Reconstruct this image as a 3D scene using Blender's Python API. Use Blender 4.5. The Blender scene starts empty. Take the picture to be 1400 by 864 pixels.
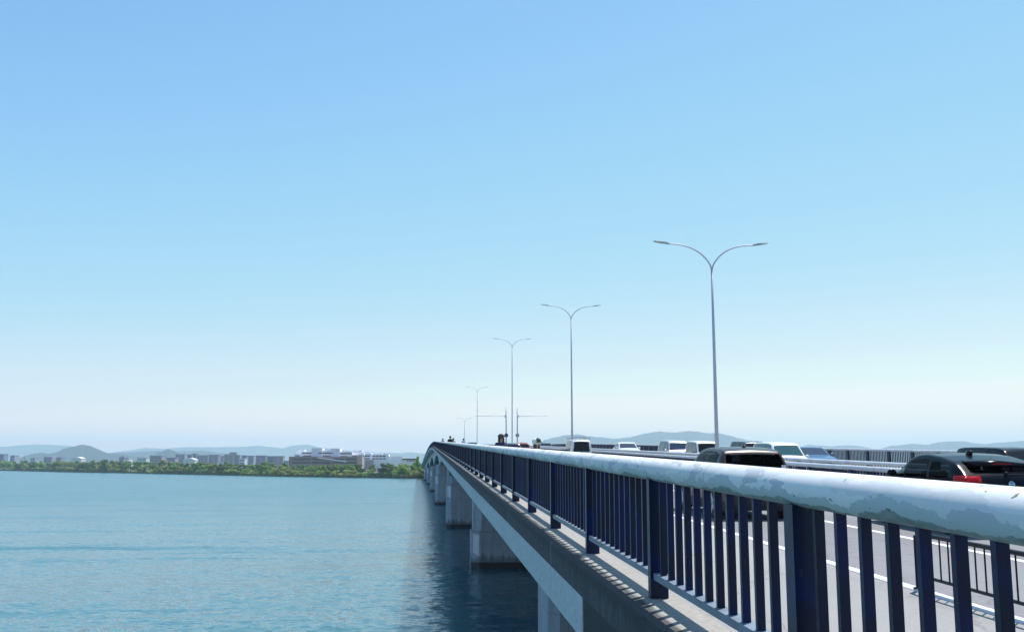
import bpy, bmesh, math, random
import numpy as np
from mathutils import Vector, Matrix, noise
R = math.radians
rnd = random.Random(7)
S = bpy.context.scene
C = S.collection
EYE = 8.0                      # eye height above the lake

# ------------------------------------------------------------------ camera
F, W0, HZ, VPX = 1380.0, 1400.0, 633.0, 581.0
PITCH = math.atan((HZ - 432) / F)
FH = math.hypot(F, HZ - 432)
YAW = math.atan((700 - VPX) / FH)
cam = bpy.data.cameras.new('camera'); co = bpy.data.objects.new('camera', cam); C.objects.link(co)
co.location = (0, 0, EYE); co.rotation_euler = (math.pi / 2 + PITCH, 0, -YAW)
cam.sensor_fit = 'HORIZONTAL'; cam.sensor_width = 36; cam.lens = 36 * F / W0
cam.clip_start = 0.05; cam.clip_end = 40000
S.camera = co
_fw = Vector((math.sin(YAW) * math.cos(PITCH), math.cos(YAW) * math.cos(PITCH), math.sin(PITCH)))
_rt = Vector((math.cos(YAW), -math.sin(YAW), 0)); _up = _rt.cross(_fw)
def at(x, y, Y):               # world point at distance Y along the bridge that the photo shows at pixel x, y
    d = _fw + _rt * ((x - 700) / F) + _up * ((432 - y) / F)
    p = d * (Y / d.y); return Vector((p.x, p.y, p.z + EYE))

# ------------------------------------------------------------------ bridge alignment
G = (HZ - 602) / FH
def prof(Y): return G * Y - (9.2e-5 * (Y - 170) ** 2 if Y > 170 else 0.0)
def shift(Y): return -2.3e-5 * (Y - 150) ** 2 if Y > 150 else 0.0
def P(X, Y, Z): return Vector((X + shift(Y), Y, EYE + Z + prof(Y)))
YS = [y * 1.0 for y in range(-14, 60, 2)] + [60 + 5.5 * k for k in range(21)] + [175 + 6.2 * k for k in range(60)] + [545.0]
YS = sorted(set(y for y in YS if y <= 545))
def ys(a, b): return [a] + [y for y in YS if a + .3 < y < b - .3] + [b]

# ------------------------------------------------------------------ materials
def nodes(name):
    m = bpy.data.materials.new(name); m.use_nodes = True
    nt = m.node_tree; b = nt.nodes['Principled BSDF']; return m, nt, b
def N(nt, t, **kw):
    n = nt.nodes.new(t)
    for k, v in kw.items():
        if k.startswith('i_'):
            key = k[2:]
            n.inputs[int(key) if key.isdigit() else key.replace('_', ' ')].default_value = v
        else: setattr(n, k, v)
    return n
def L(nt, a, b): nt.links.new(a, b)
def ramp(nt, fac, stops, interp='LINEAR'):
    r = N(nt, 'ShaderNodeValToRGB'); r.color_ramp.interpolation = interp
    e = r.color_ramp.elements
    while len(e) < len(stops): e.new(.5)
    for q, (p, c) in zip(e, stops):
        q.position = p; q.color = (c, c, c, 1) if isinstance(c, (int, float)) else (*c, 1)
    L(nt, fac, r.inputs[0]); return r
def mix(nt, fac, a, b):
    m = N(nt, 'ShaderNodeMix', data_type='RGBA')
    if isinstance(fac, (int, float)): m.inputs[0].default_value = fac
    else: L(nt, fac, m.inputs[0])
    for i, v in ((6, a), (7, b)):
        if isinstance(v, tuple): m.inputs[i].default_value = (*v, 1)
        else: L(nt, v, m.inputs[i])
    return m.outputs[2]
def mapping(nt, src, scale):
    t = N(nt, 'ShaderNodeTexCoord'); mp = N(nt, 'ShaderNodeMapping'); mp.inputs['Scale'].default_value = scale
    L(nt, t.outputs[src], mp.inputs[0]); return mp.outputs[0]
def noi(nt, vec, scale, detail=4, rough=.55):
    n = N(nt, 'ShaderNodeTexNoise', i_Scale=scale, i_Detail=detail, i_Roughness=rough); L(nt, vec, n.inputs['Vector']); return n.outputs[0]
_mats = {}
def mat(name, col, rough=.6, metal=0., coat=0., var=.12, scale=6., bump=0., src='Object'):
    if name in _mats: return _mats[name]
    m, nt, b = nodes(name)
    b.inputs['Roughness'].default_value = rough; b.inputs['Metallic'].default_value = metal
    b.inputs['Coat Weight'].default_value = coat
    if var:
        n = noi(nt, mapping(nt, src, (1, 1, 1)), scale)
        lo = tuple(c * (1 - var) for c in col); hi = tuple(min(1, c * (1 + var)) for c in col)
        r = ramp(nt, n, [(.3, lo), (.7, hi)]); L(nt, r.outputs[0], b.inputs['Base Color'])
        if bump:
            bp = N(nt, 'ShaderNodeBump', i_Strength=bump, i_Distance=.02); L(nt, n, bp.inputs['Height']); L(nt, bp.outputs[0], b.inputs['Normal'])
    else: b.inputs['Base Color'].default_value = (*col, 1)
    _mats[name] = m; return m

def mat_handrail():
    m, nt, b = nodes('handrail paint')
    v = mapping(nt, 'UV', (1, 1, 1))
    fine = noi(nt, mapping(nt, 'UV', (9, 6, 1)), 1.6, 6, .65)
    p1 = noi(nt, mapping(nt, 'UV', (1.3, 3.2, 1)), 1.0, 4, .5)
    p2 = noi(nt, mapping(nt, 'UV', (2.9, 4.0, 1)), 1.0, 3, .5)
    base = mix(nt, ramp(nt, fine, [(.3, 0), (.7, 1)]).outputs[0], (.65, .675, .69), (.71, .73, .74))
    base = mix(nt, ramp(nt, p1, [(.505, 0), (.515, .85)]).outputs[0], base, (.79, .80, .805))       # overpainted areas
    base = mix(nt, ramp(nt, p2, [(.57, 0), (.58, .8)]).outputs[0], base, (.47, .505, .55))          # chalked bare patches
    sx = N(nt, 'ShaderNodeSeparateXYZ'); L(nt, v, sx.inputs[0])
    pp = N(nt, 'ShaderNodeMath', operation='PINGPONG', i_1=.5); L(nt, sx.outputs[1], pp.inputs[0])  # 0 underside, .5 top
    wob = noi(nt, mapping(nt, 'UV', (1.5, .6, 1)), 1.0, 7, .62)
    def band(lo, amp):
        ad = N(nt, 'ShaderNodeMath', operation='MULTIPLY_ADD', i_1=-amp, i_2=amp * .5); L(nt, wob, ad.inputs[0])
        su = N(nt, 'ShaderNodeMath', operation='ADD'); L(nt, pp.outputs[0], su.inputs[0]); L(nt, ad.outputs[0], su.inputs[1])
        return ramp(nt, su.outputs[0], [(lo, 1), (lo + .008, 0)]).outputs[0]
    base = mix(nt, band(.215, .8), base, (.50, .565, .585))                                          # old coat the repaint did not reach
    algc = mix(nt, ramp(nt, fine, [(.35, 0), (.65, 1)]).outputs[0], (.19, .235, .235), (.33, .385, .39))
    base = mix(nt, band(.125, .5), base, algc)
    spots = noi(nt, mapping(nt, 'UV', (7, 5, 1)), 3.1, 2, .5)
    base = mix(nt, ramp(nt, spots, [(.70, 0), (.72, .85)]).outputs[0], base, (.10, .12, .12))
    base = mix(nt, ramp(nt, fine, [(.58, 0), (.78, .3)]).outputs[0], base, (.40, .45, .46))
    sm = N(nt, 'ShaderNodeMath', operation='PINGPONG', i_1=2.92); L(nt, sx.outputs[0], sm.inputs[0])
    base = mix(nt, ramp(nt, sm.outputs[0], [(0, .75), (.0035, .75), (.005, 0)]).outputs[0], base, (.16, .18, .18))   # sleeve joint
    scr = noi(nt, mapping(nt, 'UV', (22, 1.2, 1)), 2.0, 3, .5)
    base = mix(nt, ramp(nt, scr, [(.70, 0), (.74, .35)]).outputs[0], base, (.35, .38, .39))
    L(nt, base, b.inputs['Base Color'])
    b.inputs['Specular IOR Level'].default_value = .3
    rr = ramp(nt, fine, [(.3, .55), (.7, .75)]); L(nt, rr.outputs[0], b.inputs['Roughness'])
    bp = N(nt, 'ShaderNodeBump', i_Strength=.25, i_Distance=.004); L(nt, fine, bp.inputs['Height']); L(nt, bp.outputs[0], b.inputs['Normal'])
    return m
def mat_navy():
    m, nt, b = nodes('navy paint')
    n = noi(nt, mapping(nt, 'Object', (1, 1, 1)), 2.2, 5, .6)
    f = noi(nt, mapping(nt, 'Object', (30, 30, 6)), 1.5, 4, .6)
    c = mix(nt, ramp(nt, n, [(.46, 0), (.56, 1)]).outputs[0], (.006, .013, .036), (.003, .013, .068))
    c = mix(nt, ramp(nt, f, [(.66, 0), (.72, .5)]).outputs[0], c, (.05, .06, .09))
    L(nt, c, b.inputs['Base Color']); b.inputs['Roughness'].default_value = .38; b.inputs['Specular IOR Level'].default_value = .2
    return m
def mat_fascia(name, dark, light, stain):
    m, nt, b = nodes(name)
    st = noi(nt, mapping(nt, 'UV', (7, .55, 1)), 1.0, 6, .62)
    bl = noi(nt, mapping(nt, 'UV', (.35, 1.3, 1)), 1.0, 5, .6)
    fi = noi(nt, mapping(nt, 'Object', (14, 14, 14)), 1.0, 5, .6)
    c = mix(nt, ramp(nt, bl, [(.35, 0), (.65, 1)]).outputs[0], dark, light)
    c = mix(nt, ramp(nt, st, [(.42, stain), (.62, 0)]).outputs[0], c, (.035, .038, .045))
    c = mix(nt, ramp(nt, fi, [(.35, .25), (.6, 0)]).outputs[0], c, (.05, .05, .055))
    if stain > .75:
        s2 = N(nt, 'ShaderNodeSeparateXYZ'); L(nt, mapping(nt, 'UV', (1, 1, 1)), s2.inputs[0])
        dr = noi(nt, mapping(nt, 'UV', (4.5, 0, 1)), 1.0, 6, .7)
        md = N(nt, 'ShaderNodeMath', operation='MULTIPLY_ADD', i_1=.55, i_2=-.30); L(nt, dr, md.inputs[0])
        sd = N(nt, 'ShaderNodeMath', operation='ADD'); L(nt, s2.outputs[1], sd.inputs[0]); L(nt, md.outputs[0], sd.inputs[1])
        c = mix(nt, ramp(nt, sd.outputs[0], [(.10, 0), (.17, .85)]).outputs[0], c, (.022, .024, .03))
    wv = N(nt, 'ShaderNodeSeparateXYZ'); L(nt, mapping(nt, 'UV', (1, 1, 1)), wv.inputs[0])
    fr = N(nt, 'ShaderNodeMath', operation='PINGPONG', i_1=2.9); L(nt, wv.outputs[0], fr.inputs[0])
    jn = ramp(nt, fr.outputs[0], [(0, 1), (.010, 1), (.013, 0)]).outputs[0]
    c = mix(nt, jn, c, (.30, .31, .33))
    L(nt, c, b.inputs['Base Color']); b.inputs['Roughness'].default_value = .85
    bp = N(nt, 'ShaderNodeBump', i_Strength=.4, i_Distance=.02); L(nt, fi, bp.inputs['Height']); L(nt, bp.outputs[0], b.inputs['Normal'])
    return m
def mat_ground(name, a, c2, scale, speck=.5):
    m, nt, b = nodes(name)
    n1 = noi(nt, mapping(nt, 'Object', (1, .35, 1)), .5, 5, .6)
    n2 = noi(nt, mapping(nt, 'Object', (1, 1, 1)), scale, 3, .7)
    c = mix(nt, ramp(nt, n1, [(.35, 0), (.65, 1)]).outputs[0], a, c2)
    c = mix(nt, ramp(nt, n2, [(.5, 0), (.75, speck)]).outputs[0], c, tuple(x * .6 for x in a))
    vo = N(nt, 'ShaderNodeTexVoronoi', feature='DISTANCE_TO_EDGE', i_Scale=.55)
    wv = N(nt, 'ShaderNodeVectorMath', operation='ADD'); L(nt, mapping(nt, 'Object', (1, .6, 1)), wv.inputs[0])
    wn = N(nt, 'ShaderNodeTexNoise', i_Scale=1.3, i_Detail=4); L(nt, mapping(nt, 'Object', (1, 1, 1)), wn.inputs['Vector']); L(nt, wn.outputs['Color'], wv.inputs[1]); L(nt, wv.outputs[0], vo.inputs['Vector'])
    c = mix(nt, ramp(nt, vo.outputs['Distance'], [(0, .5), (.006, .3), (.011, 0)]).outputs[0], c, tuple(x * .45 for x in a))
    st = noi(nt, mapping(nt, 'Object', (1.1, .05, 1)), 1.0, 4, .6)
    c = mix(nt, ramp(nt, st, [(.5, 0), (.68, .35)]).outputs[0], c, tuple(x * .72 for x in a))
    L(nt, c, b.inputs['Base Color']); b.inputs['Roughness'].default_value = .88
    bp = N(nt, 'ShaderNodeBump', i_Strength=.3, i_Distance=.01); L(nt, n2, bp.inputs['Height']); L(nt, bp.outputs[0], b.inputs['Normal'])
    return m
def mat_water():
    m, nt, b = nodes('lake water')
    b.inputs['IOR'].default_value = 1.333; b.subsurface_method = 'BURLEY'
    b.inputs['Subsurface Weight'].default_value = .85; b.inputs['Subsurface Radius'].default_value = (.8, 1.2, 1.2); b.inputs['Subsurface Scale'].default_value = 2.5
    # wind ripples: each octave tilts the surface; slopes add up
    def slope(sc, sz, dt, amp):
        n = N(nt, 'ShaderNodeTexNoise', i_Scale=sz, i_Detail=dt, i_Roughness=.6); L(nt, mapping(nt, 'Object', sc), n.inputs['Vector'])
        v = N(nt, 'ShaderNodeVectorMath', operation='SUBTRACT'); L(nt, n.outputs['Color'], v.inputs[0]); v.inputs[1].default_value = (.5, .5, .5)
        k = N(nt, 'ShaderNodeVectorMath', operation='MULTIPLY'); L(nt, v.outputs[0], k.inputs[0]); k.inputs[1].default_value = amp
        return k.outputs[0]
    def vadd(a, c):
        v = N(nt, 'ShaderNodeVectorMath', operation='ADD'); L(nt, a, v.inputs[0]); L(nt, c, v.inputs[1]); return v.outputs[0]
    tot = slope((.6, 1, 1), 3.6, 3, (.44, .60, 0))
    tot = vadd(tot, slope((.5, 1, 1), 1.15, 4, (.30, .42, 0)))
    tot = vadd(tot, slope((.3, 1, 1), .22, 3, (.10, .20, 0)))
    gl = noi(nt, mapping(nt, 'Object', (.0045, .03, 1)), 1.0, 5, .6)      # gusts
    gm = ramp(nt, gl, [(.3, .70), (.7, 1.15)])
    sc = N(nt, 'ShaderNodeVectorMath', operation='MULTIPLY'); L(nt, tot, sc.inputs[0]); L(nt, gm.outputs[0], sc.inputs[1])
    tot = vadd(sc.outputs[0], slope((.012, .09, 1), 1.0, 6, (0, .24, 0)))
    tot = vadd(tot, slope((.035, .24, 1), 1.0, 5, (0, .30, 0)))
    # the long low swell of a passing boat
    xyz = N(nt, 'ShaderNodeSeparateXYZ'); L(nt, mapping(nt, 'Object', (1, 1, 1)), xyz.inputs[0])
    wob = noi(nt, mapping(nt, 'Object', (.09, 0, 0)), 1.0, 5, .65)
    ya = N(nt, 'ShaderNodeMath', operation='MULTIPLY_ADD', i_1=5.0, i_2=-104.2); L(nt, wob, ya.inputs[0])
    yb = N(nt, 'ShaderNodeMath', operation='ADD'); L(nt, ya.outputs[0], yb.inputs[0]); L(nt, xyz.outputs[1], yb.inputs[1])
    q = N(nt, 'ShaderNodeMath', operation='ABSOLUTE'); L(nt, yb.outputs[0], q.inputs[0])
    ro = N(nt, 'ShaderNodeMapRange', i_1=-60., i_2=330., i_3=.13, i_4=.262); ro.interpolation_type = 'SMOOTHERSTEP'; L(nt, xyz.outputs[1], ro.inputs[0]); L(nt, ro.outputs[0], b.inputs['Roughness'])     # the open lake is wind-roughened
    mr = N(nt, 'ShaderNodeMapRange', i_1=0., i_2=4.5, i_3=-.12, i_4=0.); mr.interpolation_type = 'SMOOTHSTEP'; L(nt, q.outputs[0], mr.inputs[0])
    mx = N(nt, 'ShaderNodeMapRange', i_1=-34., i_2=-6., i_3=1., i_4=0.); L(nt, xyz.outputs[0], mx.inputs[0])
    mm = N(nt, 'ShaderNodeMath', operation='MULTIPLY'); L(nt, mr.outputs[0], mm.inputs[0]); L(nt, mx.outputs[0], mm.inputs[1])
    cx = N(nt, 'ShaderNodeCombineXYZ', i_2=1.0); L(nt, mm.outputs[0], cx.inputs[1])
    nv = N(nt, 'ShaderNodeVectorMath', operation='NORMALIZE'); L(nt, vadd(tot, cx.outputs[0]), nv.inputs[0]); L(nt, nv.outputs[0], b.inputs['Normal'])
    c = mix(nt, gm.outputs[0], (.036, .122, .146), (.047, .146, .174)); L(nt, c, b.inputs['Base Color'])
    return m
def mat_leaf(name, lo, hi, rand=.5):
    m, nt, b = nodes(name)
    oi = N(nt, 'ShaderNodeObjectInfo')
    n = noi(nt, mapping(nt, 'Object', (1, 1, 1)), 2.6, 3, .6)
    c = mix(nt, ramp(nt, n, [(.35, 0), (.68, 1)]).outputs[0], lo, hi)
    hsv = N(nt, 'ShaderNodeHueSaturation'); L(nt, c, hsv.inputs['Color'])
    mr = N(nt, 'ShaderNodeMapRange', i_3=1 - rand * .7, i_4=1 + rand * .7); L(nt, oi.outputs['Random'], mr.inputs[0]); L(nt, mr.outputs[0], hsv.inputs['Value'])
    mh = N(nt, 'ShaderNodeMapRange', i_3=.485, i_4=.515); L(nt, oi.outputs['Random'], mh.inputs[0]); L(nt, mh.outputs[0], hsv.inputs['Hue'])
    L(nt, hsv.outputs[0], b.inputs['Base Color']); b.inputs['Roughness'].default_value = .75
    b.inputs['Specular IOR Level'].default_value = .25
    tr = N(nt, 'ShaderNodeBsdfTranslucent'); ms = N(nt, 'ShaderNodeMixShader', i_0=.5); out = nt.nodes['Material Output']
    ye = N(nt, 'ShaderNodeHueSaturation', i_Value=2.2, i_Hue=.485); L(nt, hsv.outputs[0], ye.inputs['Color']); L(nt, ye.outputs[0], tr.inputs[0])
    L(nt, b.outputs[0], ms.inputs[1]); L(nt, tr.outputs[0], ms.inputs[2]); L(nt, ms.outputs[0], out.inputs[0])
    return m
def mat_glass(name, tint, tr=True):
    if name in _mats: return _mats[name]
    m = bpy.data.materials.new(name); m.use_nodes = True; nt = m.node_tree; nt.nodes.clear()
    out = N(nt, 'ShaderNodeOutputMaterial'); mx = N(nt, 'ShaderNodeMixShader'); fr = N(nt, 'ShaderNodeFresnel', i_IOR=1.09)
    t = N(nt, 'ShaderNodeBsdfTransparent'); t.inputs[0].default_value = (*tint, 1)
    g = N(nt, 'ShaderNodeBsdfGlossy', i_Roughness=.03); L(nt, fr.outputs[0], mx.inputs[0]); L(nt, t.outputs[0], mx.inputs[1]); L(nt, g.outputs[0], mx.inputs[2]); L(nt, mx.outputs[0], out.inputs[0])
    _mats[name] = m; return m

M_RAIL = mat_handrail(); M_NAVY = mat_navy()
M_KERB = mat_fascia('stained kerb concrete', (.042, .046, .055), (.105, .11, .12), .9)
M_BAND = mat_fascia('pale painted band', (.50, .555, .58), (.56, .61, .63), .06)
M_ABUT = mat_fascia('dark abutment concrete', (.035, .038, .044), (.075, .078, .085), .8)
M_KTOP = mat_ground('weathered kerb top', (.30, .29, .265), (.38, .36, .33), 22, .5)
def mat_kerbtop():
    m, nt, b = nodes('kerb top with mossy edge')
    n2 = noi(nt, mapping(nt, 'Object', (1, 1, 1)), 22, 4, .7); n1 = noi(nt, mapping(nt, 'UV', (1.5, 6, 1)), 1, 5, .6)
    c = mix(nt, ramp(nt, n2, [(.4, 0), (.7, .8)]).outputs[0], (.36, .34, .31), (.22, .205, .185))
    sx = N(nt, 'ShaderNodeSeparateXYZ'); L(nt, mapping(nt, 'UV', (1, 1, 1)), sx.inputs[0])
    ad = N(nt, 'ShaderNodeMath', operation='MULTIPLY_ADD', i_1=.12, i_2=-.06); L(nt, n1, ad.inputs[0])
    su = N(nt, 'ShaderNodeMath', operation='ADD'); L(nt, sx.outputs[1], su.inputs[0]); L(nt, ad.outputs[0], su.inputs[1])
    c = mix(nt, ramp(nt, su.outputs[0], [(.355, .93), (.385, 0)]).outputs[0], c, (.04, .04, .042))
    L(nt, c, b.inputs['Base Color']); b.inputs['Roughness'].default_value = .9
    bp = N(nt, 'ShaderNodeBump', i_Strength=.4, i_Distance=.01); L(nt, n2, bp.inputs['Height']); L(nt, bp.outputs[0], b.inputs['Normal'])
    return m
M_MOSS = mat_kerbtop()
M_WALK = mat_ground('sidewalk asphalt', (.285, .275, .265), (.325, .315, .305), 45, .55)
M_ROAD = mat_ground('road asphalt', (.20, .195, .205), (.235, .23, .24), 40, .5)
M_LINE = mat('white road paint', (.78, .78, .77), .7, var=.08, scale=9)
def mat_pier():
    m, nt, b = nodes('pier concrete')
    f = noi(nt, mapping(nt, 'Object', (.9, .9, .9)), 1.0, 6, .62); st = noi(nt, mapping(nt, 'Object', (1.6, 1.6, .12)), 1.0, 5, .6); fi = noi(nt, mapping(nt, 'Object', (9, 9, 9)), 1.0, 4, .6)
    c = mix(nt, ramp(nt, f, [(.32, 0), (.68, 1)]).outputs[0], (.33, .385, .45), (.45, .49, .54))
    c = mix(nt, ramp(nt, st, [(.48, 0), (.68, .55)]).outputs[0], c, (.16, .185, .21))
    c = mix(nt, ramp(nt, fi, [(.35, .25), (.55, 0)]).outputs[0], c, (.2, .22, .24))
    xyz = N(nt, 'ShaderNodeSeparateXYZ'); L(nt, mapping(nt, 'Object', (1, 1, 1)), xyz.inputs[0])
    pz = N(nt, 'ShaderNodeMath', operation='PINGPONG', i_1=.9); L(nt, xyz.outputs[2], pz.inputs[0])
    c = mix(nt, ramp(nt, pz.outputs[0], [(0, .5), (.012, .5), (.02, 0)]).outputs[0], c, (.17, .19, .21))       # lift joints
    tz = N(nt, 'ShaderNodeMath', operation='MULTIPLY_ADD', i_1=-2.2, i_2=1.1); L(nt, st, tz.inputs[0])
    tt = N(nt, 'ShaderNodeMath', operation='ADD'); L(nt, tz.outputs[0], tt.inputs[0]); L(nt, xyz.outputs[2], tt.inputs[1])
    c = mix(nt, ramp(nt, tt.outputs[0], [(.55, .75), (.95, .35), (1.0, 0)]).outputs[0], c, (.10, .115, .12))   # splash stain
    L(nt, c, b.inputs['Base Color']); b.inputs['Roughness'].default_value = .85
    bp = N(nt, 'ShaderNodeBump', i_Strength=.4, i_Distance=.02); L(nt, fi, bp.inputs['Height']); L(nt, bp.outputs[0], b.inputs['Normal'])
    return m
M_PIER = mat_pier()
M_GIRD = mat('girder paint', (.36, .43, .43), .6, var=.12, scale=1.2)
M_PATCH = mat('pale lit patch', (.66, .69, .69), .8, var=.06)  # light on the pier corners, carried by this plate colour
M_TIDE = mat('wet tide stain', (.030, .033, .035), .5, var=.3, scale=2)
M_STEEL = mat('galvanised steel', (.50, .52, .58), .5, metal=.2, var=.1, scale=3)
M_BLACK = mat('black steel paint', (.013, .013, .016), .4, var=.15)
M_BLACK.node_tree.nodes['Principled BSDF'].inputs['Specular IOR Level'].default_value = .12
M_DARK = mat('dark rubber', (.018, .018, .02), .7, var=.1)
M_WATER = mat_water()

# ------------------------------------------------------------------ object helpers
def tag(o, label=None, cat=None, group=None, kind=None):
    for k, v in (('label', label), ('category', cat), ('group', group), ('kind', kind)):
        if v: o[k] = v
    return o
def link(name, me, parent=None, loc=None, rotz=None):
    o = bpy.data.objects.new(name, me); C.objects.link(o)
    if parent: o.parent = parent
    if loc is not None: o.location = loc
    if rotz is not None: o.rotation_euler = (0, 0, rotz)
    return o
def empty(name, loc=(0, 0, 0), rotz=0, label=None, cat=None, group=None):
    o = link(name, None, None, loc, rotz); o.empty_display_size = .3; return tag(o, label, cat, group)
class MB:
    def __init__(s): s.v = []; s.f = []; s.uv = []; s.mi = []
    def vert(s, p): s.v.append(tuple(p)); return len(s.v) - 1
    def face(s, idx, uv=None, mi=0): s.f.append(tuple(idx)); s.uv.append(uv); s.mi.append(mi)
    def box(s, a, b, mi=0):
        x0, y0, z0 = a; x1, y1, z1 = b; i = len(s.v)
        s.v += [(x0, y0, z0), (x1, y0, z0), (x1, y1, z0), (x0, y1, z0), (x0, y0, z1), (x1, y0, z1), (x1, y1, z1), (x0, y1, z1)]
        for q in ((0, 3, 2, 1), (4, 5, 6, 7), (0, 1, 5, 4), (1, 2, 6, 5), (2, 3, 7, 6), (3, 0, 4, 7)): s.face([i + k for k in q], mi=mi)
    def prism(s, poly, z0, z1, mi=0):
        i = len(s.v); n = len(poly)
        s.v += [(x, y, z0) for x, y in poly] + [(x, y, z1) for x, y in poly]
        s.face([i + k for k in range(n)][::-1], mi=mi); s.face([i + n + k for k in range(n)], mi=mi)
        for k in range(n): q = (k + 1) % n; s.face((i + k, i + q, i + n + q, i + n + k), mi=mi)
    def tube(s, pts, rs, seg=10, caps=True, mi=0):
        pts = [Vector(p) for p in pts]
        if isinstance(rs, (int, float)): rs = [rs] * len(pts)
        rings = []; up = Vector((0, 0, 1)); prev = None
        for k, p in enumerate(pts):
            t = (pts[min(k + 1, len(pts) - 1)] - pts[max(k - 1, 0)]).normalized()
            if prev is None:
                a = t.cross(up); a = a if a.length > .01 else Vector((1, 0, 0))
            else: a = prev - t * prev.dot(t)
            a.normalize(); b = t.cross(a); prev = a
            rings.append([s.vert(p + (a * math.cos(2 * math.pi * j / seg) + b * math.sin(2 * math.pi * j / seg)) * rs[k]) for j in range(seg)])
        for r0, r1 in zip(rings, rings[1:]):
            for j in range(seg): q = (j + 1) % seg; s.face((r0[j], r0[q], r1[q], r1[j]), mi=mi)
        if caps: s.face(rings[0][::-1], mi=mi); s.face(rings[-1], mi=mi)
    def ball(s, c, r, sz=(1, 1, 1), nu=12, nv=8, mi=0):
        rows = []
        for j in range(nv + 1):
            t = math.pi * j / nv
            rows.append([s.vert((c[0] + r * sz[0] * math.sin(t) * math.cos(2 * math.pi * i / nu), c[1] + r * sz[1] * math.sin(t) * math.sin(2 * math.pi * i / nu), c[2] + r * sz[2] * math.cos(t))) for i in range(nu)])
        for j in range(nv):
            for i in range(nu):
                k = (i + 1) % nu; s.face((rows[j][i], rows[j + 1][i], rows[j + 1][k], rows[j][k]), mi=mi)
    def mesh(s, name, mats, smooth=False):
        me = bpy.data.meshes.new(name); me.from_pydata(s.v, [], s.f)
        for m in (mats if isinstance(mats, (list, tuple)) else [mats]): me.materials.append(m)
        if any(s.mi): me.polygons.foreach_set('material_index', s.mi)
        if any(u is not None for u in s.uv):
            ul = me.uv_layers.new(name='UVMap'); k = 0
            for u, f in zip(s.uv, s.f):
                for j in range(len(f)):
                    if u is not None: ul.data[k].uv = u[j]
                    k += 1
        bm = bmesh.new(); bm.from_mesh(me); bmesh.ops.recalc_face_normals(bm, faces=bm.faces); bm.to_mesh(me); bm.free()
        if smooth: me.polygons.foreach_set('use_smooth', [True] * len(me.polygons)); me.update()
        return me
    def build(s, name, mats, parent=None, smooth=False, loc=None): return link(name, s.mesh(name, mats, smooth), parent, loc)
def autosmooth(o, deg=35):
    me = o.data; me.polygons.foreach_set('use_smooth', [True] * len(me.polygons))
    bm = bmesh.new(); bm.from_mesh(me)
    for e in bm.edges:
        if len(e.link_faces) == 2 and e.calc_face_angle(0) > R(deg): e.smooth = False
    bm.to_mesh(me); bm.free(); return o
def bevel(o, w, seg=2):
    m = o.modifiers.new('bevel', 'BEVEL'); m.width = w; m.segments = seg; m.limit_method = 'ANGLE'; return o
def sweep(poly, Y, mb=None, closed=True, mi=0):
    """poly: (X, Z) section relative to the eye; carried along the bridge alignment"""
    mb = mb or MB(); n = len(poly); rows = []
    per = [0.]
    for k in range(1, n + 1):
        a, b = poly[k - 1], poly[k % n]; per.append(per[-1] + math.hypot(b[0] - a[0], b[1] - a[1]))
    for y in Y: rows.append([mb.vert(P(x, y, z)) for x, z in poly])
    for (r0, y0), (r1, y1) in zip(zip(rows, Y), zip(rows[1:], Y[1:])):
        for k in range(n if closed else n - 1):
            q = (k + 1) % n
            mb.face((r0[k], r0[q], r1[q], r1[k]), ((y0, per[k]), (y0, per[k + 1]), (y1, per[k + 1]), (y1, per[k])), mi)
    if closed: mb.face(rows[0]); mb.face(rows[-1][::-1])
    return mb
def circ(x, z, r, n=20): return [(x + r * math.sin(2 * math.pi * k / n), z - r * math.cos(2 * math.pi * k / n)) for k in range(n)]

# ================================================================== SETTING
# water, far bank, hills
mb = MB()
mb.box((-6800, -280, -11.0), (6800, 11000, 0.0)); w = mb.build('water', M_WATER); tag(w, kind='structure')

SHORE = [(-5500, 4200), (-2600, 2700), (-1300, 1950), (-760, 1480), (-459, 1150), (-378, 1035), (-310, 933), (-243, 854), (-199, 783), (-138, 703), (-83, 620), (-41, 570), (-4, 540), (30, 528), (90, 530), (200, 560), (420, 640), (900, 860), (2000, 1600), (4200, 3000), (6700, 4600)]
def shore_y(x):
    for (a, b), (c, d) in zip(SHORE, SHORE[1:]):
        if a <= x <= c: return b + (d - b) * (x - a) / (c - a)
    return SHORE[-1][1]
mb = MB()
xs = sorted(set([s[0] for s in SHORE] + list(range(-900, 500, 12))))
prev = None
for x in xs:
    y0 = shore_y(x) + 1.5 * noise.noise(Vector((x * .05, 3, 1)))
    dx = -.55 if x < 0 else 0
    r = []
    for d, z in ((0, -.6), (1.5, .35), (5, .9), (14, 1.4), (60, 1.7), (400, 2.0), (1500, 2.5)):
        zz = z + (.25 * noise.noise(Vector((x * .03, d, 0))) if d > 2 else 0)
        r.append(mb.vert((x, y0 + d, zz)))
    r.append(mb.vert((x, 10900, 3.0)))
    if prev:
        for k in range(len(r) - 1): mb.face((prev[k], r[k], r[k + 1], prev[k + 1]))
    prev = r
M_BANK = mat('bank soil and grass', (.085, .10, .045), .9, var=.4, scale=.12)
tag(mb.build('ground', M_BANK, smooth=True), kind='structure')

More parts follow.
